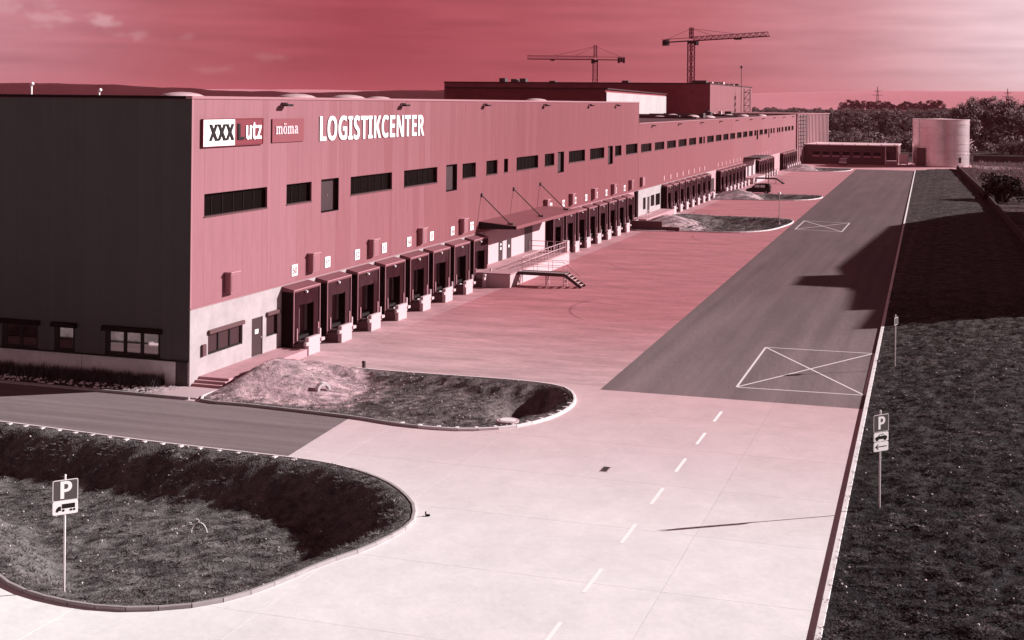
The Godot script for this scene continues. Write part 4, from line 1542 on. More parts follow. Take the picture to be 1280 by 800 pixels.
	var k2 := 0
	for x in [-36.4, -33.8, -31.2, -28.5, -25.7, -23.0, -20.4]:
		var w := thing("window", Vector3.ZERO, 0.0, l)
		boxpart("pane", Vector3(x, 2.35, -373.99), Vector3(x + 1.7, 3.35, -373.94), M.glass, w, 0.0)
		boxpart("frame", Vector3(x - 0.06, 3.35, -373.99), Vector3(x + 1.76, 3.45, -373.9), M.box_red, w, 0.01)
		boxpart("sill", Vector3(x - 0.1, 1.85, -373.99), Vector3(x + 1.8, 2.34, -373.8), M.edge, w, 0.02)
		k2 += 1
	for x in [-17.5, -14.5]:
		boxpart("bay_post", Vector3(x, 0.0, -373.98), Vector3(x + 0.28, 5.0, -373.65), M.white_rose, l, 0.02)
	boxpart("bay_floor", Vector3(-17.2, 0.0, -380.9), Vector3(-14.5, 1.0, -373.9), M.concrete_red, l, 0.02)
	for k in 8:
		boxpart("edge_lamp", Vector3(-39.0 + k * 3.4, 5.25, -373.9), Vector3(-38.7 + k * 3.4, 5.5, -373.6), M.white, l, 0.02)
	# works building off to the right, whose stepped shadow falls over the road
	var f := thing("stepped_works_building")
	tag(f, "large stepped grey works building standing beyond the wall", "building")
	s = begin()
	prism(s, PackedVector2Array([Vector2(35.4, 167), Vector2(38.1, 216), Vector2(51.8, 248), Vector2(90, 248), Vector2(90, 144), Vector2(47.8, 149), Vector2(38.4, 139), Vector2(38.0, 150), Vector2(37.5, 152)]), Transform3D(Basis(Vector3.RIGHT, Vector3(0, 0, -1), Vector3.UP), Vector3.ZERO), 24.0)
	part("wall", s, M.wall_dark, f)
	boxpart("stair_tower", Vector3(36.6, 0, -161.7), Vector3(42.0, 26.0, -155.0), M.wall_dark, f, 0.05)
	s = begin()
	prism(s, PackedVector2Array([Vector2(35.9, 127.7), Vector2(47.8, 142.0), Vector2(58.0, 148.0), Vector2(38.6, 148.9), Vector2(36.4, 138.0)]), Transform3D(Basis(Vector3.RIGHT, Vector3(0, 0, -1), Vector3.UP), Vector3.ZERO), 22.0)
	part("low_bay", s, M.wall_dark, f)
	boxpart("roof_edge", Vector3(52.0, 24.0, -247.0), Vector3(89.0, 24.4, -150.0), M.roof, f, 0.05)
	for k in 12:
		boxpart("window", Vector3(53.0 + k * 3.0, 15.0, -144.2), Vector3(55.0 + k * 3.0, 17.0, -143.0), M.glass, f, 0.02)

# ---------------------------------------------------------------- things in the yard
func make_yard_things() -> void:
	# raised walkway with steps at the corner
	var w := thing("corner_walkway")
	tag(w, "raised rosy concrete walkway with three steps along the wall at the near corner", "walkway")
	boxpart("deck", Vector3(FX, -0.1, -75.55), Vector3(-38.1, 0.44, -66.0), M.concrete_red, w, 0.015)
	for k in 3:
		boxpart("step", Vector3(FX, -0.1, -66.0 + 0.36 * k), Vector3(-38.1 - 0.05 * k, 0.44 - 0.13 * (k + 1), -65.64 + 0.36 * k), M.concrete_red, w, 0.012)
	var ap := begin()
	cbx(ap, Vector3(-41.4, -0.1, -64.93), Vector3(-38.05, 0.075, -62.6), 0.02)
	structure(part("corner_paving", ap, M.concrete_white))
	# loading platform under the canopy
	var p := thing("loading_platform")
	tag(p, "long concrete loading platform with white front under the canopy", "platform")
	boxpart("block", Vector3(FX, -0.05, -128.3), Vector3(-36.06, 1.1, -109.6), M.concrete_white, p, 0.03)
	boxpart("deck", Vector3(FX, 1.1, -128.4), Vector3(-35.98, 1.2, -109.5), M.concrete_red, p, 0.02)
	boxpart("end_post", Vector3(-36.6, 1.2, -128.3), Vector3(-36.06, 2.3, -127.5), M.concrete_white, p, 0.03)
	# thin railing in sections along the platform front
	var r := thing("platform_railing", Vector3(-36.2, 1.2, 0))
	tag(r, "thin pale tube railing along the front edge of the loading platform", "railing")
	for k in 7:
		var za := -113.4 - k * 2.0
		var s := begin()
		for y in [0.55, 1.05]:
			tube(s, Vector3(0, y, za), Vector3(0, y, za - 1.9), 0.03, 6)
		for z in [za, za - 0.95, za - 1.9]:
			tube(s, Vector3(0, 0.0, z), Vector3(0, 1.05, z), 0.03, 6)
		part("rail_section", s, M.rail, r)
	for k in 2:
		var s := begin()
		for y in [0.55, 1.05]:
			tube(s, Vector3(-0.1 - 1.8 * k, y, -128.25 + 1.2), Vector3(-1.8 - 1.8 * k, y, -128.25 + 1.2), 0.03, 6)
		tube(s, Vector3(-1.8 - 1.8 * k, 0, -127.05), Vector3(-1.8 - 1.8 * k, 1.05, -127.05), 0.03, 6)
		part("rail_section", s, M.rail, r)
	# steel gangway with stair, standing out into the yard
	gangway(Vector3(-36.05, 0, -111.5), "dark steel gangway with four stair treads beside the white loading platform", 4.75)
	var p2 := thing("loading_platform")
	tag(p2, "small far loading platform under the second, smaller canopy", "platform")
	boxpart("block", Vector3(FX, -0.05, -287.0), Vector3(-37.9, 1.1, -270.0), M.concrete_white, p2, 0.03)
	boxpart("deck", Vector3(FX, 1.1, -287.1), Vector3(-37.8, 1.2, -269.9), M.concrete_red, p2, 0.02)
	gangway(Vector3(-37.9, 0, -272.5), "far steel gangway with stair behind the black van", 4.6)
	# retaining walls at the island mounds
	var rw := thing("retaining_wall")
	tag(rw, "low dark stepped retaining wall before the mound of the second island", "wall")
	boxpart("tall_part", Vector3(-39.2, -0.1, -166.05), Vector3(-34.6, 1.15, -165.75), M.leaf_door, rw, 0.02)  # dark tone: shade on the front put into the wall colour
	boxpart("low_part", Vector3(-34.58, -0.1, -166.05), Vector3(-32.4, 0.5, -165.75), M.leaf_door, rw, 0.02)
	var w2 := thing("wing_walkway")
	tag(w2, "raised walkway along the white wall behind the second dock row", "walkway")
	boxpart("deck", Vector3(FX, -0.1, -190.6), Vector3(-38.0, 0.8, -172.2), M.concrete_red, w2, 0.02)
	for z in [-172.6, -174.4]:
		var s := begin()
		for y in [1.3, 1.8]:
			tube(s, Vector3(-38.15, y, z), Vector3(-38.15, y, z - 1.7), 0.03, 6)
		tube(s, Vector3(-38.15, 0.8, z), Vector3(-38.15, 1.8, z), 0.03, 6)
		part("rail", s, M.rail, w2)
	# concrete ring piece lying on the mound, drum, post, manhole
	var c := thing("concrete_ring_piece", Vector3(-33.2, h_island_mound(Vector2(-33.2, -67.6)) - 0.05, -67.6), 0.9)
	c.scale = Vector3.ONE * 0.8
	tag(c, "broken pale concrete ring piece lying on the dirt mound's right flank", "concrete piece")
	var s := begin()
	for k in 9:
		var t0 := PI * k / 9.0
		var t1 := PI * (k + 1) / 9.0
		var q := func(t: float, rr: float, zz: float) -> Vector3: return Vector3(cos(t) * rr, sin(t) * rr + 0.1, zz)
		quad(s, q.call(t0, 0.5, 0.0), q.call(t1, 0.5, 0.0), q.call(t1, 0.5, 0.5), q.call(t0, 0.5, 0.5), Vector3(0, 0.1, 0.25))
		quad(s, q.call(t0, 0.34, 0.0), q.call(t1, 0.34, 0.0), q.call(t1, 0.34, 0.5), q.call(t0, 0.34, 0.5), Vector3(0, 0.1, 0.25))
		quad(s, q.call(t0, 0.5, 0.5), q.call(t1, 0.5, 0.5), q.call(t1, 0.34, 0.5), q.call(t0, 0.34, 0.5), Vector3(0, 0.1, 0.25))
		quad(s, q.call(t0, 0.5, 0.0), q.call(t1, 0.5, 0.0), q.call(t1, 0.34, 0.0), q.call(t0, 0.34, 0.0), Vector3(0, 0.1, 0.25))
	part("ring", s, M.pole, c)
	var stump := thing("marker_post", Vector3(-33.2, 0.0, -73.25))
	tag(stump, "short dark marker post at the yard edge of the mound island", "post")
	s = begin()
	cbx(s, Vector3(-0.09, 0, -0.09), Vector3(0.09, 0.42, 0.09), 0.02)
	cbx(s, Vector3(-0.13, 0.36, -0.13), Vector3(0.05, 0.46, 0.05), 0.02)
	part("post", s, M.steel_dark, stump)
	var mh := thing("manhole_cover", Vector3(-20.9, 0.02, -63.4))
	tag(mh, "round white manhole ring set in the grass island's front edge", "manhole")
	s = begin()
	tube(s, Vector3(0, -0.3, 0), Vector3(0, 0.16, 0), 0.56, 20)
	part("ring", s, M.concrete_white, mh)
	s = begin()
	tube(s, Vector3(0, 0.16, 0), Vector3(0, 0.18, 0), 0.4, 20)
	part("lid", s, M.kerb, mh)
	# drain grate and scrap on the pale concrete
	var g := thing("drain_grate", Vector3(-14.3, 0, -57.0))
	tag(g, "small dark rectangular drain grate in the pale concrete", "drain")
	s = begin()
	bx(s, Vector3(-0.17, -0.1, -0.42), Vector3(0.17, 0.006, 0.42))
	part("frame", s, M.steel, g)
	for k in 6:
		boxpart("slot", Vector3(-0.12, 0.004, -0.37 + 0.125 * k), Vector3(0.12, 0.012, -0.3 + 0.125 * k), M.black, g, 0.0)
	var rag := thing("scrap_of_rubber", Vector3(-19.1, 0, -48.2), 0.4)
	rag.scale = Vector3.ONE * 0.65
	tag(rag, "tiny dark scrap lying on the concrete beside the near island's tip", "scrap")
	s = begin()
	cbx(s, Vector3(-0.14, 0.0, -0.1), Vector3(0.14, 0.1, 0.1), 0.03)
	cbx(s, Vector3(-0.16, 0.08, -0.02), Vector3(-0.08, 0.28, 0.05), 0.02)
	part("lump", s, M.rubber, rag)
	# tangle of pale cable in the near hollow
	var cb := thing("cable_tangle", Vector3(-29.2, h_island_near(Vector2(-29.2, -47.4)), -47.4))
	cb.scale = Vector3.ONE * 0.55
	tag(cb, "tangle of pale cable and a hoop half sunk in the dark hollow", "cable")
	s = begin()
	var prev := Vector3(-0.9, 0.1, 0.4)
	for k in 26:
		var t := k / 25.0
		var q := Vector3(-0.9 + 1.5 * t + 0.22 * sin(t * 23.0), 0.15 + 0.5 * t + 0.12 * cos(t * 19.0), 0.4 - 0.9 * t + 0.22 * cos(t * 17.0))
		tube(s, prev, q, 0.022, 5)
		prev = q
	part("cable", s, M.white, cb)
	s = begin()
	prev = Vector3(0.5, 0.0, 0.2)
	for k in 13:
		var t := PI * k / 12.0
		var q := Vector3(1.05 - 0.55 * cos(t), 0.75 * sin(t), 0.2 - 0.35 * t / PI)
		tube(s, prev, q, 0.035, 6)
		prev = q
	part("hoop", s, M.white, cb)
	# vehicles
	var van := make_van(M.car_black)
	van.position = Vector3(-33.0, 0, -241.8)
	tag(van, "black small van parked side-on in the yard between the islands", "van")
	var v2 := make_van(M.car_white)
	v2.position = Vector3(-27.9, 0, -367.0)
	v2.rotation.y = PI / 2
	tag(v2, "white van parked end-on before the low dark annex", "van")
	var tr := thing("box_trailer", Vector3(-12.6, 0, -371.5))
	tag(tr, "pale box trailer seen from behind between annex and tank", "trailer")
	boxpart("body", Vector3(-1.15, 0.75, -5.0), Vector3(1.15, 3.0, 0.0), M.white_rose, tr, 0.05)
	boxpart("chassis", Vector3(-0.8, 0.5, -4.9), Vector3(0.8, 0.74, -0.05), M.black, tr, 0.02)
	for x in [-0.95, 0.95]:
		s = begin()
		tube(s, Vector3(x - 0.13, 0.42, -1.2), Vector3(x + 0.13, 0.42, -1.2), 0.42, 14)
		part("wheel", s, M.tyre, tr)
	# lamp post on the second island
	var lp := thing("lamp_post", Vector3(-21.9, 0.0, -180.5))
	tag(lp, "slim pale lamp post at the tip of the second island", "lamp post")
	s = begin()
	tube(s, Vector3(0, -0.3, 0), Vector3(0, 4.1, 0), 0.06, 8, 0.045)
	part("pole", s, M.steel, lp)
	s = begin()
	tube(s, Vector3(0, 4.05, 0), Vector3(0, 4.35, 0), 0.2, 10, 0.14)
	part("lamp_head", s, M.white, lp)
	s = begin()
	tube(s, Vector3(0, -0.2, 0), Vector3(0, 0.25, 0), 0.14, 8)
	part("foot", s, M.concrete_white, lp)

func gangway(at: Vector3, label: String, reach: float) -> void:
	var g := thing("steel_gangway", at)
	tag(g, label, "gangway")
	var s := begin()
	var top := 1.16
	bx(s, Vector3(0.0, top - 0.06, -1.2), Vector3(reach - 0.4, top, 0.0))
	part("deck", s, M.steel, g)
	for z in [0.02, -1.24]:
		boxpart("side_beam", Vector3(0.0, top - 0.24, z - 0.04), Vector3(reach - 0.4, top + 0.04, z + 0.04), M.steel_dark, g, 0.01)
	for z in [0.02, -1.22]:
		s = begin()
		bar(s, Vector3(reach - 0.42, top - 0.1, z), Vector3(reach + 1.05, 0.04, z), 0.07, 0.26)
		part("stringer", s, M.steel_dark, g)
	for k in 5:
		var x := reach - 0.2 + k * 0.25
		boxpart("tread", Vector3(x - 0.13, top - 0.18 - 0.2 * k, -1.2), Vector3(x + 0.13, top - 0.13 - 0.2 * k, 0.0), M.rail, g, 0.01)
	for x in [0.15, 2.6, reach - 0.55]:
		s = begin()
		for z in [-0.1, -1.1]:
			bar(s, Vector3(x, 0, z), Vector3(x, top - 0.06, z), 0.07)
		bar(s, Vector3(x, 0.1, -0.1), Vector3(x, top - 0.2, -1.1), 0.04)
		bar(s, Vector3(x, 0.1, -1.1), Vector3(x, top - 0.2, -0.1), 0.04)
		part("trestle", s, M.rail, g)
	for z in [0.0, -1.2]:
		s = begin()
		for y in [0.55, 1.0]:
			tube(s, Vector3(0.1, top + y, z), Vector3(reach - 0.5, top + y, z), 0.02, 6)
			tube(s, Vector3(reach - 0.5, top + y, z), Vector3(reach + 0.95, y + 0.05, z), 0.02, 6)
		for k in 4:
			tube(s, Vector3(0.1 + k * (reach - 0.6) / 3.0, top, z), Vector3(0.1 + k * (reach - 0.6) / 3.0, top + 1.0, z), 0.02, 6)
		part("handrail", s, M.rail, g)

func make_van(paint: Material) -> Node3D:
	# a compact high-roofed van, nose towards -x
	var v := thing("parked_van")
	var low := PackedVector2Array([Vector2(-2.08, 0.34), Vector2(-2.14, 0.62), Vector2(-2.02, 0.86), Vector2(-1.25, 1.06), Vector2(2.02, 1.12), Vector2(2.1, 0.9), Vector2(2.1, 0.4), Vector2(2.0, 0.3), Vector2(-1.9, 0.28)])
	var s := begin()
	prism(s, low, Transform3D(Basis.IDENTITY, Vector3(0, 0, -0.88)), 1.76)
	part("body", s, paint, v)
	s = begin()
	# cabin, leaning in towards the roof
	var prof := [[-1.28, 1.05, 0.87], [-0.62, 1.62, 0.77], [-0.35, 1.78, 0.72], [0.4, 1.86, 0.71], [1.7, 1.84, 0.71], [1.95, 1.74, 0.74], [2.06, 1.1, 0.87]]
	for k in prof.size() - 1:
		var a: Array = prof[k]
		var b: Array = prof[k + 1]
		quad(s, Vector3(a[0], a[1], -a[2]), Vector3(b[0], b[1], -b[2]), Vector3(b[0], b[1], b[2]), Vector3(a[0], a[1], a[2]), Vector3(0.4, 1.1, 0))
	for sd in [-1.0, 1.0]:
		for k in range(0, prof.size() - 1):
			var a: Array = prof[k]
			var b: Array = prof[k + 1]
			quad(s, Vector3(a[0], 1.05, 0.87 * sd), Vector3(b[0], 1.05, 0.87 * sd), Vector3(b[0], b[1], b[2] * sd), Vector3(a[0], a[1], a[2] * sd), Vector3(0.4, 1.1, 0))
	part("cabin", s, paint, v)
	s = begin()
	quad(s, Vector3(-1.22, 1.12, -0.78), Vector3(-0.66, 1.60, -0.70), Vector3(-0.66, 1.60, 0.70), Vector3(-1.22, 1.12, 0.78), Vector3(0.4, 1.1, 0))
	var ws := part("windscreen", s, M.glass_mirror, v)
	ws.position = Vector3(-0.02, 0.02, 0)
	for sd in [-1.0, 1.0]:
		for wn in [[-0.75, 0.25, -0.35], [0.4, 1.2, 0.4], [1.3, 1.85, 1.3]]:
			s = begin()
			var x0: float = wn[0]
			var x1: float = wn[1]
			quad(s, Vector3(x0, 1.16, 0.852 * sd), Vector3(x1, 1.16, 0.852 * sd), Vector3(x1, 1.62, 0.778 * sd), Vector3(wn[2], 1.62, 0.778 * sd), Vector3(0.4, 1.3, 0))
			part("side_window", s, M.glass_mirror if wn[0] < 1.0 else M.glass, v)
		for x in [-1.32, 1.38]:
			var wh := thing("wheel", Vector3(x, 0.33, 0.80 * sd), 0.0, v)
			s = begin()
			tube(s, Vector3(0, 0, -0.1), Vector3(0, 0, 0.1), 0.33, 18)
			part("tyre", s, M.tyre, wh)
			s = begin()
			tube(s, Vector3(0, 0, 0.1 * sd), Vector3(0, 0, 0.112 * sd), 0.19, 12)
			part("rim", s, M.rim, wh)
		boxpart("mirror", Vector3(-0.85, 1.1, 0.9 * sd - 0.08), Vector3(-0.7, 1.26, 0.9 * sd + 0.08), M.black, v, 0.03)
		boxpart("headlight", Vector3(-2.13, 0.66, 0.62 * sd - 0.16), Vector3(-1.98, 0.8, 0.62 * sd + 0.16), M.white, v, 0.03)
		boxpart("tail_light", Vector3(2.04, 0.95, 0.78 * sd - 0.07), Vector3(2.115, 1.4, 0.78 * sd + 0.07), M.sign_red, v, 0.02)
	boxpart("bumper", Vector3(-2.2, 0.34, -0.84), Vector3(-2.04, 0.56, 0.84), M.black, v, 0.04)
	return v

func road_sign(at: Vector3, turn: float, label: String, wide: float, high: float) -> Node3D:
	var r := thing("parking_sign", at, turn)
	tag(r, label, "road sign")
	var s := begin()
	tube(s, Vector3(0, -0.4, -0.045), Vector3(0, high + 0.12, -0.045), 0.034, 12)
	part("pole", s, M.pole, r)
	s = begin()
	tube(s, Vector3(0, high + 0.12, -0.045), Vector3(0, high + 0.16, -0.045), 0.042, 12, 0.02)
	part("pole_cap", s, M.white, r)
	return r

func sign_plate(parent: Node, called: String, x0: float, y0: float, x1: float, y1: float, m: Material, rim: Material) -> Node3D:
	var p := thing(called, Vector3.ZERO, 0.0, parent)
	var s := begin()
	var rr := 0.05
	var outer := rounded(x0, y0, x1, y1, rr)
	prism(s, outer, Transform3D(Basis.IDENTITY, Vector3(0, 0, -0.008)), 0.012)
	part("rim", s, rim, p)
	s = begin()
	prism(s, rounded(x0 + 0.022, y0 + 0.022, x1 - 0.022, y1 - 0.022, rr * 0.7), Transform3D(Basis.IDENTITY, Vector3(0, 0, 0.0045)), 0.002)
	part("face", s, m, p)
	return p

func rounded(x0: float, y0: float, x1: float, y1: float, r: float) -> PackedVector2Array:
	var out := PackedVector2Array()
	var cs := [[x1 - r, y1 - r, 0.0], [x0 + r, y1 - r, PI / 2], [x0 + r, y0 + r, PI], [x1 - r, y0 + r, PI * 1.5]]
	for c in cs:
		for k in 5:
			var t: float = c[2] + PI / 2 * k / 4.0
			out.append(Vector2(c[0] + r * cos(t), c[1] + r * sin(t)))
	return out

func shape(parent: Node, called: String, pts: Array, m: Material, sx: float, sy: float, at: Vector2, z := 0.0075) -> void:
	var poly := PackedVector2Array()
	for p in V2(pts):
		poly.append(at + Vector2(p.x * sx, p.y * sy))
	var s := begin()
	prism(s, poly, Transform3D(Basis.IDENTITY, Vector3(0, 0, z)), 0.003)
	part(called, s, m, parent)

func disc(parent: Node, called: String, at: Vector2, r: float, m: Material, z := 0.011) -> void:
	var s := begin()
	tube(s, Vector3(at.x, at.y, z - 0.002), Vector3(at.x, at.y, z + 0.002), r, 14)
	part(called, s, m, parent)

func make_roadside_things() -> void:
	var gy := h_island_near(Vector2(-27.2, -36.85))
	var r := road_sign(Vector3(-27.2, gy, -36.85), deg_to_rad(49.0), "parking sign with lorry plate standing on the near grass island", 0.8, 3.62)
	var p := sign_plate(r, "parking_plate", -0.4, 2.94, 0.4, 3.62, M.sign_grey, M.white)
	letter_p(p, Vector2(0.0, 3.28), 0.56)
	p = sign_plate(r, "lorry_plate", -0.4, 2.5, 0.4, 2.935, M.white, M.white)
	shape(p, "lorry_box", [-0.12, 0.05, 0.34, 0.05, 0.34, 0.29, -0.12, 0.29], M.black, 0.9, 0.62, Vector2(0.0, 2.66))
	shape(p, "lorry_cab", [-0.34, 0.0, -0.15, 0.0, -0.15, 0.2, -0.24, 0.2, -0.31, 0.1], M.black, 0.9, 0.7, Vector2(0.0, 2.63))
	for x in [-0.25, -0.06, 0.18, 0.28]:
		disc(p, "lorry_wheel", Vector2(x, 2.63), 0.04, M.black)
	# sign beside the road
	var sy := h_verge(Vector2(-2.6, -54.8))
	r = road_sign(Vector3(-2.6, sy, -54.8), deg_to_rad(48.0), "parking sign with car and arrow plates on the dark verge beside the kerb", 0.7, 3.66)
	r.scale = Vector3(1.12, 1.0, 1.0)
	p = sign_plate(r, "parking_plate", -0.36, 2.98, 0.36, 3.66, M.sign_grey, M.kerb)
	letter_p(p, Vector2(-0.0, 3.32), 0.5)
	p = sign_plate(r, "car_plate", -0.35, 2.6, 0.35, 2.955, M.white, M.white)
	shape(p, "car_body", [-0.29, 0.04, 0.29, 0.04, 0.3, 0.12, 0.27, 0.17, 0.18, 0.19, 0.1, 0.28, -0.06, 0.28, -0.15, 0.19, -0.27, 0.15, -0.3, 0.1], M.black, 0.95, 0.85, Vector2(0.0, 2.66))
	shape(p, "car_window", [-0.1, 0.19, 0.02, 0.19, 0.02, 0.255, -0.05, 0.255], M.white, 0.95, 0.85, Vector2(0, 2.66), 0.0105)
	shape(p, "car_window", [0.05, 0.19, 0.14, 0.19, 0.09, 0.255, 0.05, 0.255], M.white, 0.95, 0.85, Vector2(0, 2.66), 0.0105)
	for x in [-0.19, 0.19]:
		disc(p, "car_wheel", Vector2(x, 2.7), 0.065, M.black)
	p = sign_plate(r, "arrow_plate", -0.35, 2.22, 0.35, 2.575, M.white, M.white)
	shape(p, "arrow_shaft", [-0.2, -0.018, 0.27, -0.018, 0.27, 0.018, -0.2, 0.018], M.black, 1.0, 1.0, Vector2(0, 2.4))
	shape(p, "arrow_head", [-0.28, 0.0, -0.16, 0.1, -0.11, 0.1, -0.21, 0.0, -0.11, -0.1, -0.16, -0.1], M.black, 1.0, 1.0, Vector2(0, 2.4), 0.008)
	# the same kind of sign farther on, seen edge-on
	var ey := h_verge(Vector2(-3.2, -84.6))
	r = road_sign(Vector3(-3.2, ey, -84.6), deg_to_rad(72.0), "thin sign pole with its small plate edge-on, farther up the verge", 0.4, 2.95)
	p = sign_plate(r, "plate", -0.3, 2.5, 0.3, 2.95, M.sign_grey, M.kerb)
	# boundary wall of cast panels along the verge
	var wl := thing("boundary_wall")
	tag(wl, "dark boundary wall of cast panels running along the far side of the verge", "wall")
	var z := -352.0
	while z < -60.0:
		var z2 := z + 5.0
		var hgt := 1.3 + 0.3 * smoothstep(-200.0, -120.0, z)
		var a := Vector3(wall_x(z), -0.2, z)
		var b := Vector3(wall_x(z2), -0.2, z2 - 0.03)
		var s := begin()
		var n := (b - a).cross(Vector3.UP).normalized() * 0.12
		var m := (a + b) * 0.5 + Vector3(0, 1, 0)
		var u := Vector3(0, hgt + 0.2, 0)
		quad(s, a - n, b - n, b - n + u, a - n + u, m)
		quad(s, a + n, b + n, b + n + u, a + n + u, m)
		quad(s, a - n + u, b - n + u, b + n + u, a + n + u, m)
		quad(s, a - n, a + n, a + n + u, a - n + u, m)
		quad(s, b - n, b + n, b + n + u, b - n + u, m)
		part("wall_panel", s, M.wall_verge, wl)
		z = z2
	# steel tank
	var t := thing("storage_tank", Vector3(-3.3, 0, -376.0))
	tag(t, "large round ribbed steel storage tank at the end of the road", "tank")
	var n := 40
	for ring in 6:
		var s := begin()
		var y0 := ring * 2.06
		var y1 := y0 + 2.03
		for i in n:
			var t0 := TAU * i / n
			var t1 := TAU * (i + 1) / n
			var rr := 7.25 + 0.012 * (ring % 2)
			s.set_smooth_group(1)
			quad(s, Vector3(cos(t0) * rr, y0, sin(t0) * rr), Vector3(cos(t1) * rr, y0, sin(t1) * rr), Vector3(cos(t1) * rr, y1, sin(t1) * rr), Vector3(cos(t0) * rr, y1, sin(t0) * rr), Vector3(0, y0 + 1, 0))
		part("shell_course", s, M.tank, t)
	for ring in [3.4, 6.15, 11.2]:
		var s := begin()
		for i in n:
			var t0 := TAU * i / n
			var t1 := TAU * (i + 1) / n
			bar(s, Vector3(cos(t0) * 7.32, ring, sin(t0) * 7.32), Vector3(cos(t1) * 7.32, ring, sin(t1) * 7.32), 0.1, 0.16)
		part("hoop", s, M.tank, t)
	var s2 := begin()
	for i in n:
		var t0 := TAU * i / n
		var t1 := TAU * (i + 1) / n
		tri(s2, Vector3(0, 12.7, 0), Vector3(cos(t0) * 7.3, 12.36, sin(t0) * 7.3), Vector3(cos(t1) * 7.3, 12.36, sin(t1) * 7.3), Vector3(0, 5, 0))
		bar(s2, Vector3(cos(t0) * 7.3, 12.38, sin(t0) * 7.3), Vector3(cos(t1) * 7.3, 12.38, sin(t1) * 7.3), 0.12, 0.2)
	part("roof", s2, M.white_rose, t)
	for a in [1.05, 2.4]:
		boxpart("seam_strip", Vector3(cos(a) * 7.27 - 0.08, 0.0, sin(a) * 7.27 - 0.04), Vector3(cos(a) * 7.27 + 0.08, 12.3, sin(a) * 7.27 + 0.08), M.tank, t, 0.01)
	boxpart("hatch", Vector3(4.6, 1.1, 5.62), Vector3(5.2, 2.6, 5.85), M.steel_dark, t, 0.03)
	boxpart("base_ring", Vector3(-7.8, -0.1, -7.8), Vector3(7.8, 0.12, 7.8), M.concrete_red, t, 0.02)
	boxpart("shaded_area_box", Vector3(-5.9, 0.12, 5.0), Vector3(-3.9, 4.9, 6.6), M.leaf_door, t, 0.05)  # added box stands for a dark, shadowed door-like area of the shell

func letter_p(parent: Node, at: Vector2, size: float) -> void:
	var t := letters("P", font_bold, size / 0.714, 0.004)
	obj("letter_p", t, M.white, parent, Vector3(at.x, at.y, 0.009))

# ---------------------------------------------------------------- cranes
func lattice(s: SurfaceTool, a: Vector3, b: Vector3, side: Vector3, up: Vector3, step: float, chord: float, three := false) -> void:
	var corners := [-side - up, side - up, side + up, -side + up]
	if three:
		corners = [-side - up, side - up, up]
	var nseg := int(ceil(a.distance_to(b) / step))
	var nc := corners.size()
	for c in corners:
		bar(s, a + c, b + c, chord)
	for k in nseg:
		var p := a.lerp(b, float(k) / nseg)
		var q := a.lerp(b, float(k + 1) / nseg)
		for i in nc:
			var c0: Vector3 = corners[i]
			var c1: Vector3 = corners[(i + 1) % nc]
			if k % 2 == 0:
				bar(s, p + c0, q + c1, chord * 0.55)
			else:
				bar(s, p + c1, q + c0, chord * 0.55)
			bar(s, q + c0, q + c1, chord * 0.5)

func tower_crane(base: Vector3, turn: float, jib_y: float, top_y: float, jib: float, counter: float, label: String) -> void:
	var c := thing("tower_crane", base, turn)
	tag(c, label, "crane")
	var y := jib_y - base.y
	var s := begin()
	lattice(s, Vector3(0, 0, 0), Vector3(0, y - 1.2, 0), Vector3(0.8, 0, 0), Vector3(0, 0, 0.8), 1.7, 0.24)
	part("mast", s, M.crane, c)
	s = begin()
	lattice(s, Vector3(0, y, 0), Vector3(0, top_y - base.y, 0), Vector3(0.5, 0, 0), Vector3(0, 0, 0.4), 1.4, 0.2)
	part("tower_head", s, M.crane, c)
	s = begin()
	lattice(s, Vector3(-0.5, y, 0), Vector3(-jib, y, 0), Vector3(0, 0, 0.6), Vector3(0, 0.62, 0), 1.6, 0.17, true)
	bar(s, Vector3(-0.5, y - 0.62, 0.6), Vector3(-jib, y - 0.62, 0.6), 0.3)
	part("jib", s, M.crane, c)
	s = begin()
	bx(s, Vector3(0.4, y - 0.75, -0.7), Vector3(counter, y - 0.45, 0.7))
	for z in [-0.7, 0.7]:
		tube(s, Vector3(0.4, y + 0.4, z), Vector3(counter, y + 0.4, z), 0.05, 5)
	part("counter_jib", s, M.crane_dark, c)
	for k in 3:
		boxpart("counterweight", Vector3(counter - 2.6 + k * 0.9, y - 1.7 + 0.3 * (k % 2), -0.6), Vector3(counter - 1.85 + k * 0.9, y + 0.25, 0.6), M.crane_dark, c, 0.05)
	boxpart("slewing_ring", Vector3(-0.95, y - 1.5, -0.95), Vector3(0.95, y - 0.7, 0.95), M.crane_dark, c, 0.05)
	boxpart("cab", Vector3(-1.5, y - 2.0, 0.8), Vector3(-0.3, y - 0.4, 1.9), M.crane_dark, c, 0.05)
	for e in [[-jib * 0.62, 0.6], [-jib * 0.3, 0.6], [counter * 0.88, 0.4]]:
		s = begin()
		tube(s, Vector3(0, top_y - base.y - 0.3, 0), Vector3(e[0], y + e[1], 0), 0.05, 5)
		part("tie_bar", s, M.crane, c)
	boxpart("trolley", Vector3(-jib * 0.66, y - 1.15, -0.6), Vector3(-jib * 0.6, y - 0.75, 0.6), M.crane_dark, c, 0.03)

func make_cranes() -> void:
	tower_crane(Vector3(-121.9, 0, -465.2), deg_to_rad(18.0), 31.8, 36.3, 24.2, 10.6, "left tower crane with long jib to the left, behind the dark block")
	tower_crane(Vector3(-80.1, 0, -426.4), deg_to_rad(135.0), 36.6, 40.2, 39.5, 16.0, "right tower crane, the taller, with its jib reaching to the right")

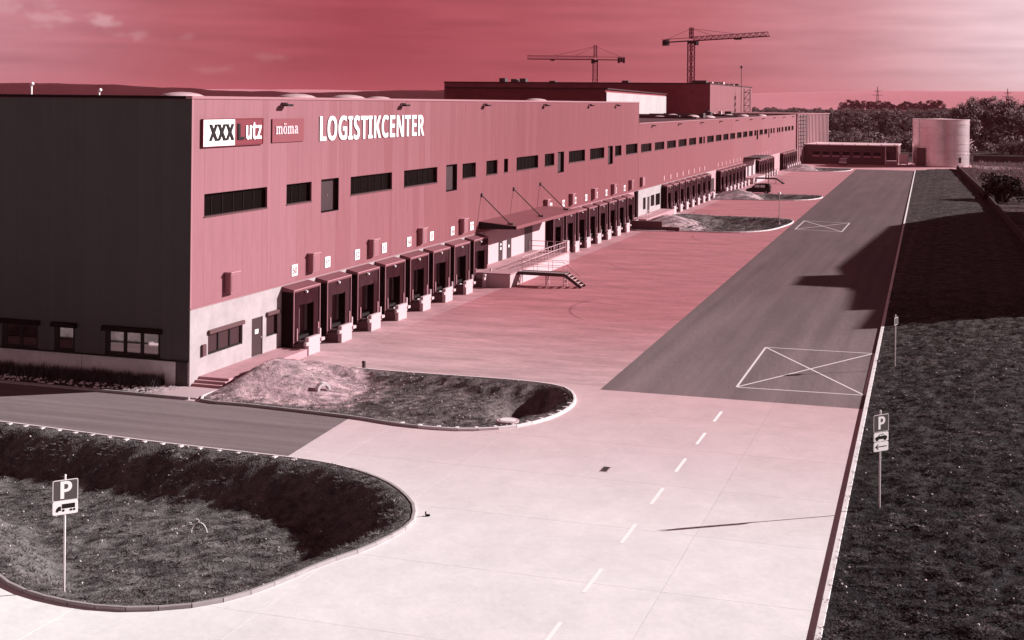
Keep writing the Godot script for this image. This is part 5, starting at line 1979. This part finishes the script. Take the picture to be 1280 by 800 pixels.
# ---------------------------------------------------------------- hills, pylons, trees, plants
func hill_band(called: String, z: float, x0: float, x1: float, hfun: Callable, depth: float, m: Material) -> void:
	var s := SurfaceTool.new()
	s.begin(Mesh.PRIMITIVE_TRIANGLES)
	var nx := 120
	var nz := 8
	s.set_smooth_group(0)
	var P := func(i: int, j: int) -> Vector3:
		var x := lerpf(x0, x1, float(i) / nx)
		var t := float(j) / nz
		return Vector3(x, -1.0 + hfun.call(x) * smoothstep(0.0, 1.0, t) + 3.0 * bump.get_noise_2d(x * 0.05, j * 7.0), z - depth * t)
	for i in nx:
		for j in nz:
			quad(s, P.call(i, j), P.call(i + 1, j), P.call(i + 1, j + 1), P.call(i, j + 1), Vector3((x0 + x1) / 2, -5000, z))
	s.generate_normals()
	structure(obj(called, s.commit(), m))

func pylon(at: Vector3, h: float, label: String) -> void:
	var p := thing("power_pylon", at)
	tag(p, label, "pylon")
	var s := begin()
	for a in [[-1, -1], [1, -1], [1, 1], [-1, 1]]:
		bar(s, Vector3(a[0] * h * 0.08, 0, a[1] * h * 0.08), Vector3(0, h, 0), 0.45)
	for k in 9:
		var t0 := k / 9.0
		var t1 := (k + 1) / 9.0
		var w0 := h * 0.08 * (1.0 - t0)
		var w1 := h * 0.08 * (1.0 - t1)
		bar(s, Vector3(-w0, h * t0, -w0), Vector3(w1, h * t1, -w1), 0.3)
		bar(s, Vector3(w0, h * t0, w0), Vector3(-w1, h * t1, w1), 0.3)
	part("tower", s, M.box_red, p)
	for e in [[0.74, 0.15], [0.86, 0.11]]:
		s = begin()
		bar(s, Vector3(-h * e[1], h * e[0], 0), Vector3(h * e[1], h * e[0], 0), 0.5)
		part("cross_arm", s, M.box_red, p)

func make_far_things() -> void:
	var hill_a := func(x: float) -> float:
		return 42.0 + 5.0 * sin(x * 0.0021 + 1.0) + 5.0 * sin(x * 0.0057) + 3.0 * bump.get_noise_2d(x * 0.1, 4.0)
	hill_band("hills", -2000.0, -3600.0, -600.0, hill_a, 600.0, M.hill)
	var hill_b := func(x: float) -> float:
		return 52.0 + 9.0 * sin(x * 0.0012 + 0.4) + 6.0 * sin(x * 0.0033 + 2.0)
	hill_band("hills", -3400.0, -5000.0, 3000.0, hill_b, 700.0, M.hill_far)
	pylon(Vector3(-81.3, 0, -1552.0), 37.0, "thin far power pylon over the trees, left of the tank")
	pylon(Vector3(56.5, 0, -1597.0), 36.5, "thin far power pylon over the trees near the right picture edge")
	# dirt patches and tracks on the field beyond the wall
	var s := begin()
	flat_poly(s, smooth_outline(V2([2.5, -388.0, 8.0, -383.0, 14.0, -381.0, 17.0, -372.0, 12.0, -362.0, 7.0, -364.0, 3.5, -372.0]), 2.0), -0.03)
	structure(part("dirt_patch", s, M.dirt))
	s = begin()
	flat_poly(s, smooth_outline(V2([8.5, -262.0, 11.0, -300.0, 13.0, -330.0, 10.5, -345.0, 8.5, -330.0, 6.5, -296.0, 6.6, -270.0]), 3.0), -0.035)
	structure(part("dirt_patch", s, M.dry_field))
	# embankment behind the tank
	s = begin()
	prism(s, PackedVector2Array([Vector2(0, -0.2), Vector2(7, -0.2), Vector2(5, 1.7), Vector2(2.0, 1.7)]), Transform3D(Basis(Vector3(0, 0, -1), Vector3.UP, Vector3.RIGHT), Vector3(5.5, 0, -412.0)), 260.0)
	structure(part("embankment", s, M.wall_verge))

func tree_meshes(kind: int, r: RandomNumberGenerator) -> Array:
	# [trunk mesh, crown mesh] of a tree about 1 unit high
	var tall := kind < 3
	var ts := begin()
	var forks := []
	if tall:
		tube(ts, Vector3.ZERO, Vector3(0.01, 0.42, 0.0), 0.026, 7, 0.016, false)
		for k in 5:
			var a := TAU * k / 5.0 + r.randf()
			var e := Vector3(cos(a) * 0.17, 0.62 + r.randf() * 0.14, sin(a) * 0.17)
			tube(ts, Vector3(0.01, 0.3 + 0.03 * k, 0), e, 0.012, 5, 0.004, false)
			forks.append(e)
		tube(ts, Vector3(0.01, 0.42, 0), Vector3(0, 0.9, 0), 0.016, 6, 0.003, false)
	else:
		for k in 5:
			var a := TAU * k / 5.0 + r.randf()
			var e := Vector3(cos(a) * 0.35, 0.6 + r.randf() * 0.2, sin(a) * 0.35)
			tube(ts, Vector3.ZERO, e, 0.03, 5, 0.008, false)
			forks.append(e)
	var cs := SurfaceTool.new()
	cs.begin(Mesh.PRIMITIVE_TRIANGLES)
	var clumps := []
	var nclump := 26 if tall else 16
	for k in nclump:
		var a := r.randf() * TAU
		var v := r.randf()
		var rad: float
		var y: float
		if tall:
			y = 0.30 + 0.66 * v
			rad = 0.27 * sqrt(sin(PI * clampf(v * 0.86 + 0.12, 0.0, 1.0))) * sqrt(r.randf_range(0.25, 1.0))
			if kind == 1:
				rad *= 0.72
			if kind == 2:
				rad *= 1.2
		else:
			y = 0.15 + 0.75 * v
			rad = 0.62 * sqrt(1.0 - v * v * 0.8) * sqrt(r.randf())
		clumps.append([Vector3(cos(a) * rad, y, sin(a) * rad), (0.085 if tall else 0.2) * r.randf_range(0.7, 1.3), r.randf_range(0.75, 1.25)])
	for c in clumps:
		for k in 75:
			var d := Vector3(r.randfn(), r.randfn(), r.randfn()).normalized() * pow(r.randf(), 0.45)
			var p: Vector3 = c[0] + d * c[1] * Vector3(1.15, 0.85, 1.15)
			var e := Vector3(r.randfn(), r.randfn(), r.randfn()).normalized()
			var f := e.cross(Vector3(r.randfn(), r.randfn(), r.randfn())).normalized()
			var sz := (0.021 if tall else 0.05) * r.randf_range(0.7, 1.4)
			var tone: float = c[2] * r.randf_range(0.85, 1.15)
			cs.set_color(Color(tone, tone, tone))
			cs.set_normal((d * 0.8 + Vector3(0, 0.35, 0) + e.cross(f) * 0.3).normalized())
			cs.add_vertex(p + e * sz)
			cs.add_vertex(p + f * sz)
			cs.add_vertex(p - e * sz * 0.8 - f * sz * 0.3)
	return [commit(ts), cs.commit()]

func foliage(c: Color) -> StandardMaterial3D:
	var m := mat(c, 0.9, 0.1)
	m.vertex_color_use_as_albedo = true
	m.cull_mode = BaseMaterial3D.CULL_DISABLED
	m.backlight_enabled = true
	m.backlight = Color(0.5, 0.38, 0.38)
	return m

func tuft_mesh(r: RandomNumberGenerator, blades: int, h: float) -> ArrayMesh:
	var s := SurfaceTool.new()
	s.begin(Mesh.PRIMITIVE_TRIANGLES)
	for k in blades:
		var a := r.randf() * TAU
		var o := Vector3(r.randf_range(-0.12, 0.12), 0, r.randf_range(-0.12, 0.12))
		var w := Vector3(cos(a), 0, sin(a)) * r.randf_range(0.012, 0.03)
		var tip := o + Vector3(r.randf_range(-0.16, 0.16), h * r.randf_range(0.5, 1.2), r.randf_range(-0.16, 0.16))
		var t := r.randf_range(0.7, 1.3)
		s.set_color(Color(t, t, t))
		s.set_normal(Vector3(0, 1, 0).lerp((tip - o).cross(w).normalized(), 0.5).normalized())
		s.add_vertex(o - w)
		s.add_vertex(o + w)
		s.add_vertex(tip)
	return s.commit()

func scatter(called: String, mesh: Mesh, m: Material, places: Array, r: RandomNumberGenerator, lo: float, hi: float) -> void:
	if places.is_empty():
		return
	var mm := MultiMesh.new()
	mm.transform_format = MultiMesh.TRANSFORM_3D
	mm.use_colors = true
	mm.mesh = mesh
	mm.instance_count = places.size()
	for k in places.size():
		var sc := r.randf_range(lo, hi)
		mm.set_instance_transform(k, Transform3D(Basis(Vector3.UP, r.randf() * TAU).scaled(Vector3(sc, sc * r.randf_range(0.7, 1.3), sc)), places[k]))
		var t := r.randf_range(0.6, 1.4)
		mm.set_instance_color(k, Color(t, t, t))
	var o := MultiMeshInstance3D.new()
	o.name = numbered(called, self)
	o.multimesh = mm
	o.material_override = m
	add_child(o, true)
	stuff(o)

func nth(n: int) -> String:
	var e := "th"
	if n % 100 < 10 or n % 100 > 20:
		e = {1: "st", 2: "nd", 3: "rd"}.get(n % 10, "th")
	return "%d%s" % [n, e]

func make_vegetation() -> void:
	var r := RandomNumberGenerator.new()
	r.seed = 99
	# short rough grass on islands and verge
	var g1 := foliage(lin(0.23, 0.205, 0.21))
	var g2 := foliage(lin(0.105, 0.092, 0.095))
	var g3 := foliage(lin(0.55, 0.50, 0.51))
	var g4 := foliage(lin(0.130, 0.114, 0.118))
	var g5 := foliage(lin(0.062, 0.055, 0.057))
	var clump := FastNoiseLite.new()
	clump.seed = 4
	clump.frequency = 0.35
	var tufts := [tuft_mesh(r, 9, 0.06), tuft_mesh(r, 7, 0.10), tuft_mesh(r, 12, 0.05)]
	for k in 5:
		var o: PackedVector2Array = isl[k]
		var box := Rect2(o[0], Vector2.ZERO)
		for p in o:
			box = box.expand(p)
		var dens: float = [34.0, 30.0, 8.0, 5.0, 3.0][k]
		var lists := [[], [], []]
		for i in int(box.get_area() * dens):
			var p := box.position + Vector2(r.randf(), r.randf()) * box.size
			if p.x < -52.0 and k == 0 or not Geometry2D.is_point_in_polygon(p, o):
				continue
			if edge_distance(p, o) < 0.2:
				continue
			if k == 1 and (p - Vector2(-36.2, -68.6)).length() < 5.2 and r.randf() < 0.93:
				continue
			if k > 1 and p.x < -32.0 and r.randf() < 0.85:
				continue
			var n := clump.get_noise_2d(p.x, p.y)
			if n < r.randf_range(-0.5, 0.25):
				continue
			var kind := 0 if n > 0.1 else 1
			if r.randf() < 0.03:
				kind = 2
			lists[kind].append(Vector3(p.x, isl_height[k].call(p) - 0.01, p.y))
		var sc := 1.0 if k < 2 else 2.2
		scatter("island_grass", tufts[0], g1, lists[0], r, 0.6 * sc, 1.3 * sc)
		scatter("island_weeds", tufts[1], g2, lists[1], r, 0.6 * sc, 1.5 * sc)
		scatter("dry_stalks", tufts[1], g3, lists[2], r, 0.4 * sc, 0.9 * sc)
	var lists := [[], [], []]
	for i in 46000:
		var z := -36.0 - 84.0 * pow(r.randf(), 1.3)
		var x := r.randf_range(kerb_x(z) + 0.28, minf(kerb_x(z) + 14.0, -z * 0.06 + 3.0))
		var n := clump.get_noise_2d(x, z)
		if n < r.randf_range(-0.7, 0.3):
			continue
		var kind := 0 if n > 0.2 else 1
		if r.randf() < 0.015:
			kind = 2
		lists[kind].append(Vector3(x, h_verge(Vector2(x, z)) - 0.01, z))
	for i in 9000:
		var z := -120.0 - 225.0 * r.randf()
		var x := r.randf_range(kerb_x(z) + 0.4, wall_x(z) - 0.2)
		lists[r.randi() % 2].append(Vector3(x, h_verge(Vector2(x, z)), z))
	scatter("verge_grass", tufts[2], g4, lists[0], r, 0.6, 1.3)
	scatter("verge_weeds", tufts[0], g5, lists[1], r, 0.7, 1.5)
	scatter("dry_stalks", tufts[2], g3, lists[2], r, 0.4, 0.9)
	# gravel and low plants along the end wall
	var pebbles := begin()
	for i in 420:
		var x := r.randf_range(-42.4, -40.2) if i < 150 else r.randf_range(-54.0, -41.8)
		var p := Vector3(x, 0.08, r.randf_range(-64.6, -62.7))
		var e := r.randf_range(0.04, 0.10)
		tri(pebbles, p + Vector3(e, 0, 0), p + Vector3(-e, 0.02, e), p + Vector3(0, e, 0), p)
		tri(pebbles, p + Vector3(-e, 0.02, e), p + Vector3(-e * 0.4, 0, -e), p + Vector3(0, e, 0), p)
		tri(pebbles, p + Vector3(-e * 0.4, 0, -e), p + Vector3(e, 0, 0), p + Vector3(0, e, 0), p)
	stuff(part("pebbles", pebbles, M.kerb))
	var hedge := []
	for i in 700:
		hedge.append(Vector3(r.randf_range(-54.0, -41.6), 0.06, r.randf_range(-65.0, -63.9)))
	scatter("low_plants", tuft_mesh(r, 22, 0.42), g2, hedge, r, 0.7, 1.4)
	# trees
	var leaf := [foliage(lin(0.24, 0.165, 0.174)), foliage(lin(0.20, 0.136, 0.144)), foliage(lin(0.33, 0.225, 0.238)), foliage(lin(0.14, 0.095, 0.10)), foliage(lin(0.020, 0.015, 0.016))]
	var protos := []
	for k in 5:
		protos.append(tree_meshes(k, r))
	var spots := []
	# the tall wood right of the tank, then the wood behind tank and annex, then bushes in front
	for i in 44:
		spots.append([r.randf_range(2.0, 62.0), r.randf_range(-640.0, -530.0), r.randf_range(14.0, 20.5), r.randi() % 3, 0 if r.randf() < 0.6 else 1])
	for i in 40:
		spots.append([r.randf_range(-95.0, 10.0), r.randf_range(-700.0, -560.0), r.randf_range(9.5, 14.5), r.randi() % 3, 1 if r.randf() < 0.6 else 3])
	for i in 46:
		spots.append([r.randf_range(-58.0, 4.0), r.randf_range(-520.0, -440.0), r.randf_range(4.5, 8.0), 2 + r.randi() % 3, 2 if r.randf() < 0.7 else 0])
	for i in 34:
		spots.append([r.randf_range(8.0, 42.0), r.randf_range(-530.0, -425.0), r.randf_range(3.0, 7.5), 3 + r.randi() % 2, 2 if r.randf() < 0.5 else 1])
	spots.append([7.6, -241.0, 5.2, 4, 4])
	spots.append([8.4, -239.0, 4.6, 4, 4])
	spots.append([7.0, -238.0, 3.8, 3, 4])
	var made := {}
	var where := ["standing tall right of the tank", "in the wood behind the annex", "in front of the wood behind the annex", "on the field right of the tank", "growing against the boundary wall"]
	var belts := [[0, 44], [44, 84], [84, 130], [130, 164]]
	var rank := {}
	for b in belts:
		var order := range(b[0], b[1])
		order.sort_custom(func(p, q): return spots[p][0] / -spots[p][1] < spots[q][0] / -spots[q][1])
		for n in order.size():
			rank[order[n]] = n + 1
	for i in spots.size():
		var sp: Array = spots[i]
		var t: Node3D
		var key := "%d_%d" % [sp[3], sp[4]]
		var bush: bool = sp[3] > 2
		var called := "bush" if bush else "broadleaf_tree"
		if made.has(key):
			t = copy_of(made[key], called, Vector3(sp[0], -0.1, sp[1]))
		else:
			t = thing(called, Vector3(sp[0], -0.1, sp[1]))
			obj("trunk" if not bush else "stems", protos[sp[3]][0], M.bark, t)
			obj("crown", protos[sp[3]][1], leaf[sp[4]], t)
			made[key] = t
		var wide := r.randf_range(0.95, 1.3)
		t.scale = Vector3(sp[2] * wide, sp[2], sp[2] * wide)
		t.rotation.y = r.randf() * TAU
		var belt := 0 if i < 44 else 1 if i < 84 else 2 if i < 130 else 3 if i < 164 else 4
		if belt == 4:
			tag(t, "%s dark bush of the clump growing against the boundary wall" % ["tallest", "middle", "lowest"][i - 164], "bush", "dark bushes against the boundary wall")
		else:
			tag(t, "%s %s, %s from the left %s" % [["red-brown", "dull brown", "pale brown", "dark", "black"][sp[4]], "bush" if bush else ["broad tree", "slender tree", "spreading tree"][sp[3]], nth(rank[i]), where[belt]], "bush" if bush else "tree", "%s %s" % [["trees", "bushes"][1 if bush else 0], where[belt]])
	# the wood beyond, too many to tell apart
	for k in 3:
		var wood := []
		for i in 420:
			var z := -640.0 - 900.0 * pow(r.randf(), 1.4)
			wood.append(Vector3(r.randf_range(-0.36, 0.09) * -z, -0.1, z))
		var mm := MultiMesh.new()
		mm.transform_format = MultiMesh.TRANSFORM_3D
		mm.mesh = protos[k][1]
		mm.instance_count = wood.size()
		for i in wood.size():
			var right := smoothstep(-0.02, 0.05, -wood[i].x / wood[i].z)
			var h := r.randf_range(9.0, 13.5) + 4.0 * right
			mm.set_instance_transform(i, Transform3D(Basis(Vector3.UP, r.randf() * TAU).scaled(Vector3(h * 1.25, h, h * 1.25)), wood[i]))
		var o := MultiMeshInstance3D.new()
		o.name = numbered("distant_wood", self)
		o.multimesh = mm
		o.material_override = leaf[[1, 3, 0][k]]
		add_child(o, true)
		stuff(o)
	# dark row of trees on the far rise
	var row := []
	for i in 34:
		row.append(Vector3(lerpf(-118.0, -14.0, i / 33.0) + r.randf_range(-2.0, 2.0), -0.1, -1560.0 + r.randf_range(-30.0, 30.0)))
	var rm := MultiMesh.new()
	rm.transform_format = MultiMesh.TRANSFORM_3D
	rm.mesh = protos[2][1]
	rm.instance_count = row.size()
	for i in row.size():
		var h := r.randf_range(17.0, 23.0)
		rm.set_instance_transform(i, Transform3D(Basis(Vector3.UP, r.randf() * TAU).scaled(Vector3(h, h, h)), row[i]))
	var ro := MultiMeshInstance3D.new()
	ro.name = numbered("distant_tree_row", self)
	ro.multimesh = rm
	ro.material_override = leaf[4]
	add_child(ro, true)
	stuff(ro)
	# small pale stones strewn over soil
	var stone := begin()
	cbx(stone, Vector3(-0.03, -0.02, -0.03), Vector3(0.03, 0.03, 0.03), 0.012)
	var stone_mesh := commit(stone)
	var stones := []
	for i in 520:
		var p := Vector2(r.randf_range(-50.0, -20.0), r.randf_range(-55.0, -36.0))
		if Geometry2D.is_point_in_polygon(p, isl[0]) and (r.randf() < 0.35 or p.x < -31.0):
			stones.append(Vector3(p.x, h_island_near(p) + 0.02, p.y))
	for i in 240:
		var p := Vector2(r.randf_range(-38.0, -19.0), r.randf_range(-73.0, -61.0))
		if Geometry2D.is_point_in_polygon(p, isl[1]):
			stones.append(Vector3(p.x, h_island_mound(p) + 0.02, p.y))
	for i in 230:
		var z := -37.0 - 60.0 * r.randf()
		var p := Vector2(r.randf_range(kerb_x(z) + 0.3, 4.0), z)
		stones.append(Vector3(p.x, h_verge(p) + 0.03, p.y))
	scatter("small_stones", stone_mesh, M.kerb, stones, r, 0.25, 1.25)
	# scrub on the field beyond the wall
	var scrub := []
	for i in 2600:
		var z := -255.0 - 190.0 * r.randf()
		scrub.append(Vector3(wall_x(maxf(z, -399.0)) + 1.0 + r.randf() * 34.0, -0.06, z))
	scatter("field_scrub", tuft_mesh(r, 14, 0.5), leaf[2], scrub, r, 0.5, 1.6)
